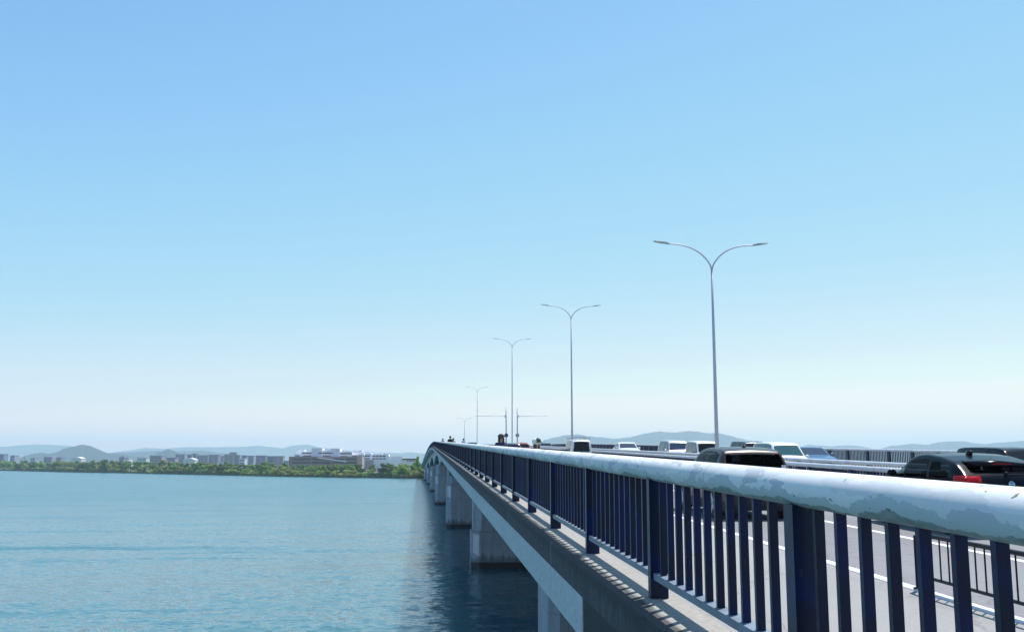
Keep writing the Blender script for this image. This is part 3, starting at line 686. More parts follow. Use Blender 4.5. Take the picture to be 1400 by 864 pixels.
    for sx in (-1, 1):
        for wv in wy:
            q = link('wheel', None, g); q.location = (sx * (Wc / 2 - .12), cy(wv), wr)
            mb = MB(); n = 24; pf = [(-.10, wr * .66), (-.105, wr * .9), (-.08, wr), (.08, wr), (.105, wr * .9), (.10, wr * .66)]; rg_ = [[mb.vert((dx, r * math.cos(2 * math.pi * j / n), r * math.sin(2 * math.pi * j / n))) for j in range(n)] for dx, r in pf]
            for a, b in zip(rg_, rg_[1:]):
                for j in range(n): k = (j + 1) % n; mb.face((a[j], a[k], b[k], b[j]))
            mb.build('tyre', M_DARK, q, True)
            mb = MB(); mb.tube([(-.085, 0, 0), (.085, 0, 0)], wr * .22, 12)
            for j in range(5):
                a = 2 * math.pi * j / 5; d = Vector((0, math.cos(a), math.sin(a))); mb.tube([Vector((sx * .07, 0, 0)) + d * wr * .1, Vector((sx * .085, 0, 0)) + d * wr * .68], [.045, .035], 6)
            mb.tube([(-.02, 0, 0), (.02, 0, 0)], wr * .67, 20); mb.build('rim', M_RIM, q)
        # mirror
        u = fw_[1] - .035; ymr = cy(u * Lc) - .08; xm = Wc / 2 * .95; zz = beltf * Hc + .07
        mb = MB(); mb.ball((sx * (xm + .12), ymr, zz), .1, (1.0, .55, .72), 12, 8); mb.tube([(sx * (xm - .04), ymr + .02, zz - .05), (sx * (xm + .08), ymr, zz - .03)], .03, 6); mb.build('mirror', paint if kind != 'kei' else M_BLACK, g, True)
    # plate, wiper, antenna fin
    e = -Lc / 2; mb = MB(); mb.box((-.165, e - .012, .47 * Hc - .08), (.165, e + .004, .47 * Hc + .085)); mb.build('number_plate', M_PLATE, g)
    f = Lc / 2; mb = MB(); mb.box((-.165, f - .004, .30 * Hc - .08), (.165, f + .012, .30 * Hc + .085)); mb.build('number_plate', M_PLATE, g)
    near = lambda f: pts[min(range(1, len(pts) // 2), key=lambda k: abs(pr[k][0] - f))]
    a, b = near(rw[0]), near(rw[1])
    def onrear(t, x): p = a.lerp(b, t); d = (b - a).normalized(); return Vector((x, cy(p.x) - d.y * .03, p.y + d.x * .03 + .0))
    mb = MB(); mb.tube([onrear(.10, 0), onrear(.16, .2), onrear(.20, .42)], [.016, .012, .008], 6); mb.ball(onrear(.08, 0), .035); mb.build('wiper', M_BLACK, g)
    return g, parts, onrear
PA_BRONZE = mat('dark bronze car paint', (.040, .028, .028), .25, var=0)
PA_BRONZE.node_tree.nodes['Principled BSDF'].inputs['Specular IOR Level'].default_value = .3
PA_BLACK = mat('black car paint', (.006, .007, .012), .2, var=0)
PA_BLACK.node_tree.nodes['Principled BSDF'].inputs['Specular IOR Level'].default_value = .13
PA_WHITE = mat('white car paint', (.78, .78, .77), .3, coat=.5, var=0)
PA_SILVER = mat('silver car paint', (.55, .57, .60), .28, metal=.6, coat=.5, var=0)
PA_RED = mat('red car paint', (.26, .02, .025), .25, coat=.3, var=0)
PA_NAVY = mat('navy car paint', (.02, .03, .07), .2, coat=.8, var=0)
PA_BLUE = mat('blue car paint', (.05, .12, .26), .2, metal=.3, coat=.8, var=0)
PA_GREY = mat('dark grey car paint', (.05, .055, .065), .2, metal=.3, coat=.8, var=0)
GA, GO = 'cars driving away on the near lanes', 'cars coming on the far lanes'
def seats(g, Lc, Wc, Hc):
    for sx in (-.36, .36):
        for yy in (.02, -.2):
            mb = MB(); y = yy * Lc; mb.box((sx - .25, y - .10, .42), (sx + .25, y + .35, .60)); mb.box((sx - .25, y - .16, .55), (sx + .25, y - .02, Hc * .76)); mb.box((sx - .13, y - .14, Hc * .765), (sx + .13, y - .04, Hc * .875))
            bevel(mb.build('seat', M_SEAT, g), .05, 3)
    mb = MB(); mb.box((-Wc / 2 + .16, -.38 * Lc, .31), (Wc / 2 - .16, .22 * Lc, .44)); mb.box((-Wc / 2 + .18, .17 * Lc, .44), (Wc / 2 - .18, .25 * Lc, Hc * .62)); mb.build('dashboard', M_SEAT, g)
# bronze compact with big dark rear window
g, _, onr = car('suv', 7.12, 21.3, True, 4.2, 1.70, 1.55, PA_BRONZE, 'dark bronze compact car driving away just beyond the near railing', 'car', GA, (GL_SOOT, GL_SOOT, GL_CLEAR), .03, (.50, .64, .80), True, 'compact_car')
seats(g, 4.2, 1.7, 1.55)
mb = MB(); mb.ball((0, -1.05, 1.545), .10, (.35, 1, .55)); mb.build('antenna_fin', PA_BRONZE, g, True)
mb = MB(); p = onr(.18, .60); mb.box((p.x - .05, p.y - .004, p.z - .03), (p.x + .05, p.y + .01, p.z + .05)); mb.build('window_sticker', M_PLATE, g)
# black crossover at the right edge
g, _, onr = car('coupe', 10.30, 17.2, True, 4.1, 1.76, 1.46, PA_BLACK, 'glossy black crossover with red tail light driving away in the second lane', 'car', GA, (GL_PRIV, GL_PRIV, GL_CLEAR), .03, (.645, .725, .56), True, 'crossover_car')
seats(g, 4.1, 1.74, 1.46)
mb = MB(); mb.ball((-.1, -.85, 1.455), .11, (.35, 1, .6)); mb.build('antenna_fin', PA_BLACK, g, True)
mb = MB(); vs = []
for y_, hw, z in ((-1.45, .58, 1.325), (-1.60, .56, 1.292), (-1.74, .50, 1.262)):
    vs.append([mb.vert((x, y_, z + dz_)) for x, dz_ in ((-hw, -.02), (-hw, .012), (0, .05), (hw, .012), (hw, -.02))])
for a, b in zip(vs, vs[1:]):
    for k in range(5): q = (k + 1) % 5; mb.face((a[k], a[q], b[q], b[k]))
mb.face(vs[0]); mb.face(vs[-1][::-1]); mb.build('rear_spoiler', PA_BLACK, g, True)
mb = MB(); mb.box((-.18, -1.752, 1.268), (.18, -1.737, 1.284)); mb.build('brake_light', M_TAIL, g)
bd = link('badge', None, g); bd.location = (0, -2.02, .93); bd.rotation_euler = (R(-12), 0, 0)
mb = MB(); n = 24
ri = [[mb.vert((r * math.cos(2 * math.pi * k / n), yy, r * math.sin(2 * math.pi * k / n))) for k in range(n)] for r, yy in ((.052, 0), (.052, -.012), (.036, -.012), (.036, 0))]
for a, b in zip(ri, ri[1:]):
    for k in range(n): q = (k + 1) % n; mb.face((a[k], a[q], b[q], b[k]))
mb.box((-.06, -.016, -.012), (.06, 0, .012)); mb.build('emblem', M_CHROME, bd)
# traffic ahead on the near side
g, _, _ = car('kei', 10.05, 65.0, True, 3.4, 1.48, 1.74, PA_WHITE, 'white boxy van with roof rack and dark rear window driving away', 'van', GA, tail=(.38, .50, .80), name='delivery_van')
mb = MB()
for x in (-.58, .58): mb.box((x - .02, -1.4, 1.80), (x + .02, .8, 1.84))
for y_ in (-1.35, -.65, .05, .75): mb.box((-.62, y_ - .02, 1.842), (.62, y_ + .02, 1.87))
for x in (-.55, .55):
    for y_ in (-1.3, 0, .7): mb.box((x - .02, y_ - .03, 1.68), (x + .02, y_ + .03, 1.80))
for x in (-.3, 0, .3): mb.box((x - .05, -1.4, 1.872), (x + .05, .5, 1.93))
mb.build('roof_rack', M_STEEL, g)
car('suv', 10.0, 104, True, 3.9, 1.68, 1.48, PA_RED, 'red hatchback driving away, ahead of the white van', 'car', GA, name='hatchback_car')
car('suv', 6.75, 79, True, 3.9, 1.66, 1.50, PA_NAVY, 'dark navy car with pale tailgate, left of the red one', 'car', GA, name='hatchback_car')
car('sedan', 6.95, 150, True, 4.4, 1.7, 1.40, PA_GREY, 'dark car roof far ahead near the bridge crest', 'car', GA, name='sedan_car')
# oncoming
car('sedan', 16.2, 79.0, False, 4.3, 1.66, 1.56, PA_WHITE, 'white sedan coming on the far side, behind the median rails', 'car', GO, (GL_DARK, GL_BLUE, GL_BLUE), name='sedan_car')
car('van', 16.2, 63.2, False, 4.0, 1.60, 1.72, PA_SILVER, 'silver minivan coming with sun glare on its windscreen', 'van', GO, (GL_DARK, GL_BLUE, GL_BLUE), name='mini_van')
car('kei', 16.15, 56.6, False, 3.4, 1.48, 1.68, PA_WHITE, 'white boxy minivan coming, half hidden by the bronze car', 'van', GO, (GL_DARK, GL_BLUE, GL_DARK), name='mini_van')
car('van', 16.2, 43.6, False, 4.0, 1.60, 1.63, PA_WHITE, 'white minivan with teal windscreen coming, between the bronze and blue cars', 'van', GO, (GL_DARK, GL_TEAL, GL_TEAL), name='mini_van')
car('van', 19.6, 58.0, False, 4.3, 1.68, 1.69, PA_GREY, 'dark grey van coming in the outer lane behind the white minivan', 'van', GO, name='mini_van')
car('sedan', 19.6, 48.6, False, 4.4, 1.70, 1.40, PA_BLUE, 'blue sedan coming in the outer lane beside the far railing', 'car', GO, (GL_DARK, GL_BLUE, GL_BLUE), name='sedan_car')
car('van', 19.2, 30.0, False, 4.4, 1.74, 1.50, PA_BLACK, 'black minivan coming behind the black crossover at the right edge', 'van', GO, name='mini_van')
car('sedan', 15.9, 132, False, 4.3, 1.66, 1.36, PA_NAVY, 'small dark car far along the oncoming lanes', 'car', GO, name='sedan_car')

# ------------------------------------------------------------------ people on the sidewalk
M_SKIN = mat('skin', (.48, .30, .22), .55, var=.05); M_HAIR = mat('dark hair', (.02, .016, .014), .5, var=.1); M_HAIRB = mat('brown hair', (.07, .045, .03), .55, var=.1)
M_EYE = mat('dark eye', (.015, .012, .012), .2, var=0); M_MASK = mat('dark sunglasses', (.02, .02, .03), .15, var=0); M_LIP = mat('lip', (.38, .16, .14), .5, var=0)
def skin_obj(name, chains, m, parent, sub=1):
    V, E, rad = [], [], []; idx = {}
    for ch in chains:
        prev = None
        for key, p, r in ch:
            if key not in idx: idx[key] = len(V); V.append(p); rad.append(r)
            if prev is not None: E.append((prev, idx[key]))
            prev = idx[key]
    me = bpy.data.meshes.new(name); me.from_pydata(V, E, []); me.materials.append(m)
    o = link(name, me, parent)
    sm = o.modifiers.new('skin', 'SKIN'); sm.use_smooth_shade = True
    for k, r in enumerate(rad):
        sv = me.skin_vertices[0].data[k]; sv.radius = (r, r) if isinstance(r, (int, float)) else r; sv.use_root = (k == 0)
    su = o.modifiers.new('sub', 'SUBSURF'); su.levels = sub; su.render_levels = sub
    return o
def person(X, Y, H, face, top, legs, hairm, label, hat=None, hair='long', turn=0, step=.16, glasses=False, arm_up=0, hsz=1.0):
    g = empty('person', P(X, Y, -1.418), face, label, 'person'); k = H / 1.7
    g.scale = (k, k, k)
    ft = lambda s: s * step
    ch = [[('pel', (0, 0, .93), .125), ('bel', (0, .0, 1.08), .115), ('che', (0, 0, 1.25), .135), ('nec0', (0, 0, 1.40), .075), ('nec', (0, -.01, 1.46), .052), ('hd0', (0, -.02, 1.53), .062), ('hd1', (0, -.025, 1.60), .088), ('hd2', (0, -.012, 1.655), .070)]]
    for s in (-1, 1):
        d = ft(s); az = .24 * arm_up * (s > 0)
        ch.append([('pel', 0, 0), (f'hip{s}', (s * .09, 0, .88), .09), (f'kn{s}', (s * .10, -d * .5 - .03, .49), .058), (f'an{s}', (s * .10, -d + .03, .09), .038), (f'to{s}', (s * .11, -d - .15, .04), .036)])
        hx, hy, hz = s * .245, d * .8 - az, .80 + az
        ch.append([('che', 0, 0), (f'sh{s}', (s * .165, .01, 1.375), .058), (f'el{s}', (s * .215, d * .3 + .03, 1.08 + az * .4), .041), (f'wr{s}', (s * .235, hy + d * .02, hz + .06), .026), (f'pa{s}', (hx, hy - .02, hz), .030)])
        for j in range(4):
            ln = (.072, .082, .078, .062)[j]; o = -.03 + .02 * j
            ch.append([(f'pa{s}', 0, 0), (f'f{s}{j}', (hx + s * .004, hy - .03 + o, hz - .045), .010), (f'g{s}{j}', (hx - s * .008, hy - .035 + o, hz - .045 - ln * .5), .009), (f'h{s}{j}', (hx - s * .024, hy - .036 + o, hz - .045 - ln), .0075)])
        ch.append([(f'pa{s}', 0, 0), (f't{s}0', (hx - s * .012, hy - .055, hz - .005), .011), (f't{s}1', (hx - s * .022, hy - .072, hz - .045), .009)])
    skin_obj('body', [[(a, b, c) for a, b, c in q] for q in ch], M_SKIN, g)
    tp = [[('c0', (0, 0, .94), .150), ('c1', (0, 0, 1.08), .138), ('c2', (0, 0, 1.25), .158), ('c3', (0, 0, 1.395), .085), ('c4', (0, -.004, 1.43), .066)]]
    for s in (-1, 1):
        d = ft(s); az = .24 * arm_up * (s > 0)
        tp.append([('c2', 0, 0), (f's{s}', (s * .165, .01, 1.375), .078), (f'e{s}', (s * .215, d * .3 + .03, 1.08 + az * .4), .056), (f'w{s}', (s * .233, d * .75 + .01 - az * .8, .92 + az * .9), .044)])
    skin_obj('shirt', tp, top, g)
    tr = [[('p', (0, 0, .93), .142), ('p2', (0, 0, 1.0), .138)]]
    for s in (-1, 1):
        d = ft(s); tr.append([('p', 0, 0), (f'h{s}', (s * .09, 0, .86), .103), (f'k{s}', (s * .10, -d * .5 - .03, .49), .074), (f'a{s}', (s * .10, -d + .03, .13), .056)])
    skin_obj('trousers', tr, legs, g)
    for s in (-1, 1):
        d = ft(s); mb = MB(); mb.ball((s * .11, -d - .06, .05), .07, (.68, 1.9, .70)); mb.build('shoe', M_BLACK, g, True)
    hd = link('head_detail', None, g); hd.rotation_euler = (0, 0, turn); hd.location = (0, -.02, 1.585)
    mb = MB()
    for s in (-1, 1): mb.ball((s * .033, -.078, .012), .0125, (1.2, .6, .75))
    mb.build('eye', M_EYE, hd, True)
    mb = MB(); mb.ball((0, -.092, -.012), .017, (.75, 1.0, 1.5)); mb.build('nose', M_SKIN, hd, True)
    mb = MB(); mb.ball((0, -.077, -.052), .022, (1.1, .5, .32)); mb.build('mouth', M_LIP, hd, True)
    mb = MB()
    for s in (-1, 1): mb.ball((s * .088, .005, -.005), .026, (.35, .7, 1.2))
    mb.build('ear', M_SKIN, hd, True)
    mb = MB(); mb.ball((0, .016, .035), .106, (.96, 1.0, .92), 16, 10)
    if hair == 'long':
        mb.ball((0, .052, -.07), .105, (.98, .62, 1.35), 16, 10)
        for s in (-1, 1): mb.ball((s * .085, -.005, -.08), .045, (.7, 1.0, 2.4))
    o = mb.build('hair', hairm, hd, True)
    if glasses:
        mb = MB(); mb.ball((-.035, -.088, .012), .03, (1, .35, .72)); mb.ball((.035, -.088, .012), .03, (1, .35, .72)); mb.tube([(-.09, -.02, .018), (-.06, -.085, .016), (.06, -.085, .016), (.09, -.02, .018)], .006, 6); mb.build('sunglasses', M_MASK, hd, True)
    if hat:
        q = link('cap', None, hd); q.scale = (hsz, hsz, hsz)
        mb = MB(); mb.ball((0, .012, .055), .118, (.98, 1.02, .80), 18, 10); mb.build('crown', hat[0], q, True)
        mb = MB(); n = 22
        vs = [[mb.vert((.10 * math.cos(t), -.06 - .02 - rr * abs(math.sin(t)) , .055 - rr * .25)) for t in [math.pi * j / n for j in range(n + 1)]] for rr in (.0, .05, .115)]
        for a, b in zip(vs, vs[1:]):
            for j in range(n): mb.face((a[j], a[j + 1], b[j + 1], b[j]))
        o = mb.build('peak', hat[1], q, True); so = o.modifiers.new('s', 'SOLIDIFY'); so.thickness = .008
        if len(hat) > 2:
            mb = MB(); mb.ball((0, -.030, .070), .100, (.88, .90, .78), 16, 10); mb.build('front_panel', hat[2], q, True)
    return g
CL = lambda n, c: mat(n, c, .85, var=.15, scale=20)
person(2.46, 33.0, 1.60, .0, CL('navy purple jacket', (.045, .045, .11)), CL('dark jeans', (.04, .05, .09)), M_HAIR, 'woman with long dark hair, dark cap and navy jacket walking towards us', (CL('black cap cloth', (.02, .02, .03)), CL('black cap cloth', (.02, .02, .03))), 'long', .15, glasses=True, arm_up=1)
person(3.02, 27.6, 1.425, .9, CL('pale pink shirt', (.62, .52, .50)), CL('grey trousers', (.18, .18, .2)), M_HAIRB, 'short person in a white and green cap above the handrail', (CL('white cap cloth', (.78, .78, .72)), CL('dark green cap cloth', (.04, .08, .065)), CL('dark green cap cloth', (.04, .08, .065))), 'long', -.25, hsz=1.28)
person(2.25, 92.0, 1.80, math.pi, CL('black shirt', (.02, .02, .025)), CL('dark jeans', (.04, .05, .09)), M_HAIR, 'tall person in black walking near the bridge crest', None, 'short', 0)
person(2.62, 95.0, 1.62, math.pi, CL('cream shirt', (.60, .50, .32)), CL('grey trousers', (.18, .18, .2)), M_HAIRB, 'person in a cream top beside the tall one in black', None, 'short', 0)
person(2.2, 128.0, 1.66, math.pi, CL('grey shirt', (.2, .22, .24)), CL('dark jeans', (.04, .05, .09)), M_HAIR, 'small grey figure farthest along the sidewalk at the crest', None, 'short', 0)
person(3.75, 100.0, 1.60, math.pi, CL('lavender white shirt', (.62, .60, .72)), CL('grey trousers', (.18, .18, .2)), M_HAIR, 'person in a lavender white top near the dark car roof', None, 'short', 0)

# ------------------------------------------------------------------ far shore buildings
M_WIN = mat('dark window glass', (.03, .035, .055), .2, var=.2, scale=.3)
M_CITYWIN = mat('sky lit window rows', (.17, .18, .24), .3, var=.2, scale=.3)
def wallm(col, nm): return mat(nm, col, .8, var=.06, scale=.08)
def rel(g, mb, name, m, parent=None):
    o = mb.build(name, m); o.parent = parent or g; o.matrix_parent_inverse = Matrix.Translation(-g.location); return o
def block(px0, px1, py, Y, col, cname, label, depth=16, floors=True, roof=None, gabled=False, dark=None, cols=False):
    a, b = at(px0, py, Y), at(px1, py, Y); z1 = a.z
    g = empty('city_building', ((a.x + b.x) / 2, Y, 2.0), 0, label, 'building')
    m = wallm(col, cname); mb = MB(); mb.box((a.x, Y, .5), (b.x, Y + depth, z1)); rel(g, mb, 'wall', m)
    mb = MB(); mb.box((a.x - .25, Y - .25, z1 + .01), (b.x + .25, Y + depth + .25, z1 + .55)); rel(g, mb, 'roof', dark or wallm(tuple(c * .9 for c in col), cname + ' roof'))
    if floors:
        z = z1 - 2.6
        while z > z1 - 15 and z > 5:
            mb = MB()
            w = b.x - a.x; n = max(1, int(w / 4.2)) if cols else 1
            for k in range(n):
                x0 = a.x + w * (k + .12) / n if cols else a.x + w * .05; x1 = a.x + w * (k + .88) / n if cols else b.x - w * .05
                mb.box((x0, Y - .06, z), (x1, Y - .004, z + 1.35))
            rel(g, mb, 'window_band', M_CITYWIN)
            z -= 3.1
    if roof:
        for (q0, q1, qy) in roof:
            c, d = at(q0, qy, Y), at(q1, qy, Y); mb = MB(); mb.box((c.x, Y + 3, z1 + .56), (d.x, Y + 9, c.z)); rel(g, mb, 'roof_housing', wallm((.30, .31, .36), 'roof plant grey'))
    if gabled:
        mb = MB(); n = 10; w = b.x - a.x
        r0 = [mb.vert((a.x + w * k / n, Y - .2, z1 + .56 + 1.8 * math.sin(math.pi * k / n))) for k in range(n + 1)]; r1 = [mb.vert((a.x + w * k / n, Y + depth, z1 + .56 + 1.8 * math.sin(math.pi * k / n))) for k in range(n + 1)]
        for k in range(n): mb.face((r0[k], r0[k + 1], r1[k + 1], r1[k]))
        mb.face(r0); mb.face(r1[::-1]); rel(g, mb, 'curved_roof', wallm((.75, .75, .77), 'white roof sheet'))
    return g
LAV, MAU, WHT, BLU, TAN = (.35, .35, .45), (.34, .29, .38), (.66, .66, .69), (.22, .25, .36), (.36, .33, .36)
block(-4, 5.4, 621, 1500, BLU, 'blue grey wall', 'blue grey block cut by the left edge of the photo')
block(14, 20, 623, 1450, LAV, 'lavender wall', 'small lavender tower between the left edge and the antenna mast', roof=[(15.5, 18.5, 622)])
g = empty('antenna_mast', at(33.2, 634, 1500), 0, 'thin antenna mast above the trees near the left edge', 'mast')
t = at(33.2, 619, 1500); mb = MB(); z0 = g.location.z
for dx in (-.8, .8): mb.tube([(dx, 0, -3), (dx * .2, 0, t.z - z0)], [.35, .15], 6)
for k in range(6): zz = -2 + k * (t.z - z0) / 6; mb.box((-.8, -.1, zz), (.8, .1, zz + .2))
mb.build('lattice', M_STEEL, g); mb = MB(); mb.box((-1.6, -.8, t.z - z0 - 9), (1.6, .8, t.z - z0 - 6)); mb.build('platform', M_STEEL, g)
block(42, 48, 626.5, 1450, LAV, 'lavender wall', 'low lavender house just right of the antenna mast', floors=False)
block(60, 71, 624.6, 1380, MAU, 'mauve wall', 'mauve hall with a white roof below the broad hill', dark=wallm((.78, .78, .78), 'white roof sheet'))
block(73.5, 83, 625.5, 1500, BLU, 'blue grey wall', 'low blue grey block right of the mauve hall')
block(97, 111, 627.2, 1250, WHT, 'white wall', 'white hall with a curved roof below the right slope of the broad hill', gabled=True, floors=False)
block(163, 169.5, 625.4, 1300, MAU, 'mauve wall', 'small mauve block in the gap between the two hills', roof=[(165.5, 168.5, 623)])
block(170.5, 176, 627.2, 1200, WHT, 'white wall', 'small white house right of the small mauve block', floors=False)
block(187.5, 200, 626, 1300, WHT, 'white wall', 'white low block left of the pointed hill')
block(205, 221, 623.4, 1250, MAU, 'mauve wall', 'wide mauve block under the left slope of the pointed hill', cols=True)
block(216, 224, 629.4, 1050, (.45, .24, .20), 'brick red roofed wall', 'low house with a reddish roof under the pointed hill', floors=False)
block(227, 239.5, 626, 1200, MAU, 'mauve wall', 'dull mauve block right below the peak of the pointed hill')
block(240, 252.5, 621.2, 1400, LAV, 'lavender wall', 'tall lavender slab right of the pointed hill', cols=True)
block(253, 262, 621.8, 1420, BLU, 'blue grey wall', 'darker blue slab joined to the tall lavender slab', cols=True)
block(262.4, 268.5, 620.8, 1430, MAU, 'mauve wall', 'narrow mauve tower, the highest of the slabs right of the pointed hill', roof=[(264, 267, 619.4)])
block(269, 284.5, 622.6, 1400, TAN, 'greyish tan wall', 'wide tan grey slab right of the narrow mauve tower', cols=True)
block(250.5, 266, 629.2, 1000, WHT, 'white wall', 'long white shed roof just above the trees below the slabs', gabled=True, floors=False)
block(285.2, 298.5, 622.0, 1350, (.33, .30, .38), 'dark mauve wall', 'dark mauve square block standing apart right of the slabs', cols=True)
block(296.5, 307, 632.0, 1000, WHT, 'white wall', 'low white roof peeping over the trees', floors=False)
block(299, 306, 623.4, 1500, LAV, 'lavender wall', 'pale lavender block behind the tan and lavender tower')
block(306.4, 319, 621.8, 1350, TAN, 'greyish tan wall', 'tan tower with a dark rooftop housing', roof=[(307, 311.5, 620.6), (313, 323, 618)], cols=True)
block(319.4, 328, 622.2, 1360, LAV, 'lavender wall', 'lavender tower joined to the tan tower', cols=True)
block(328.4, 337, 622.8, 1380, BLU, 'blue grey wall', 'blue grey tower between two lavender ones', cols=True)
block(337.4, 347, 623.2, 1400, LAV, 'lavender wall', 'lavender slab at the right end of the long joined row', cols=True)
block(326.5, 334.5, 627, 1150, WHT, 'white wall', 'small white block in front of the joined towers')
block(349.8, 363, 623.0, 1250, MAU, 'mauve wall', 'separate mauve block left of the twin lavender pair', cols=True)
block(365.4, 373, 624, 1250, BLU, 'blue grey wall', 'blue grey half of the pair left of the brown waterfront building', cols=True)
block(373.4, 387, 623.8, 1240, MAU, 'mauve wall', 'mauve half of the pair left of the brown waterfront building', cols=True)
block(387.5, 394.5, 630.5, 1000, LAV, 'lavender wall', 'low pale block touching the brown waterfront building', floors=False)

# the stepped brown and white waterfront building
YB = 720
M_BRICK = mat('brown brick', (.33, .22, .225), .85, var=.15, scale=.3); M_WHITE = mat('white render', (.92, .91, .93), .8, var=.03, scale=.1); M_PALE = mat('pale grey render', (.80, .81, .88), .8, var=.03, scale=.1)
g = empty('waterfront_building', at(440, 634, YB), 0, 'large stepped building, brown below and white above, behind the shore trees', 'building')
def slab(px0, px1, py0, py1, dy, depth, m, name):
    a, b = at(px0, py0, YB), at(px1, py1, YB); mb = MB(); mb.box((a.x, YB + dy, b.z), (b.x, YB + dy + depth, a.z)); return rel(g, mb, name, m)
slab(395, 488, 624, 642, 0, 30, M_BRICK, 'lower_wall')
for p in ((400, 424), (426, 452), (455, 470), (472, 487)):
    slab(p[0], p[1], 626.6, 628.3, -.15, .14, M_WIN, 'window_band'); slab(p[0], p[1], 631.4, 633.2, -.15, .14, M_WIN, 'window_band')
a, b = at(434, 626.4, YB), at(474, 631.6, YB)
mb = MB(); i = [mb.vert(p) for yy in (YB - 1.2, YB - .2) for p in ((a.x, yy, a.z), (a.x, yy, a.z + .7), (b.x, yy, b.z + .7), (b.x, yy, b.z))]
for q in ((0, 1, 2, 3), (4, 7, 6, 5), (0, 4, 5, 1), (1, 5, 6, 2), (2, 6, 7, 3), (3, 7, 4, 0)): mb.face([i[k] for k in q])
rel(g, mb, 'outer_ramp', M_PALE)
slab(401, 425.6, 620.6, 623.98, 4, 24, M_WHITE, 'terrace_storey'); slab(402.5, 408.5, 622.2, 623.4, 3.85, .14, M_WIN, 'window_band'); slab(413.5, 424.5, 622.4, 623.6, 3.85, .14, M_WIN, 'window_band')
slab(403, 425.6, 616.4, 620.58, 7, 20, M_WHITE, 'terrace_storey'); slab(411, 425, 618.2, 619.8, 6.85, .14, M_WIN, 'window_band')
slab(406.5, 414, 614.9, 616.38, 9, 12, M_PALE, 'roof_housing')
slab(425.6, 439.6, 612.4, 623.98, 3, 18, M_PALE, 'stair_tower'); slab(451.6, 464, 612.8, 623.98, 3, 18, M_PALE, 'stair_tower')
slab(439.62, 451.58, 615.2, 623.98, 6, 15, M_WHITE, 'centre_storeys'); slab(440, 451, 618.4, 620, 5.85, .14, M_WIN, 'window_band'); slab(440, 451, 622.6, 623.8, 5.85, .14, M_WIN, 'window_band')
slab(434.5, 440, 618.5, 620, 2.85, .14, M_WIN, 'window_band'); slab(451.8, 454.5, 618.7, 620, 2.85, .14, M_WIN, 'window_band')
slab(464.02, 481, 617.2, 623.98, 5, 22, M_WHITE, 'terrace_storey'); slab(464.5, 480, 618.9, 620.6, 4.85, .14, M_WIN, 'window_band'); slab(464.5, 474, 623.2, 624.0, 4.85, .14, M_WIN, 'window_band')
slab(481.02, 488, 621.6, 623.98, 4, 22, M_WHITE, 'terrace_storey'); slab(480.9, 487.5, 622.8, 623.9, 3.85, .14, M_WIN, 'window_band')
slab(478.5, 494, 615.2, 618.2, 10, 16, M_PALE, 'roof_housing'); slab(481.05, 496, 618.22, 621.58, 9, 18, M_WHITE, 'terrace_storey')
slab(488.05, 494.5, 622, 642, 3, 22, mat('pinkish render', (.55, .43, .39), .8, var=.06, scale=.1), 'end_wall')
YB = 760
g = empty('waterfront_building', at(525, 634, YB), 0, 'long white block with two rows of dark windows right of the brown building', 'building')
slab(494.6, 507, 619.4, 642, 0, 22, M_WHITE, 'wall'); slab(507.02, 531, 620.6, 642, 2, 22, M_WHITE, 'wall'); slab(531.02, 550, 623.6, 642, 4, 20, M_WHITE, 'low_wing')
slab(498, 506.6, 618.0, 619.38, 4, 10, M_PALE, 'roof_housing'); slab(509, 522, 619.2, 620.58, 6, 10, M_PALE, 'roof_housing')
for y0, y1 in ((622.4, 624.0), (626.0, 627.4)):
    slab(498.5, 506, y0, y1, -.15, .14, M_WIN, 'window_band')
    for k in range(4): slab(509 + k * 4.7, 512.9 + k * 4.7, y0 + .2, y1 + .2, 1.85, .14, M_WIN, 'window_band')
slab(500, 511, 628.6, 642, -5, 4.8, mat('grey brown panels', (.36, .34, .37), .8, var=.1), 'front_annex')
YB = 740
g = empty('waterfront_building', at(558, 634, YB), 0, 'low pale building with a dark flat roof beside the pointed conifer', 'building')
slab(548, 571, 628.2, 640, 0, 14, M_PALE, 'wall'); slab(549.5, 569, 626.7, 628.18, -.8, 15.5, M_BLACK, 'roof'); 
for k in range(4): slab(556.5 + k * 3, 558.5 + k * 3, 629, 630.6, -.15, .14, M_WIN, 'window')

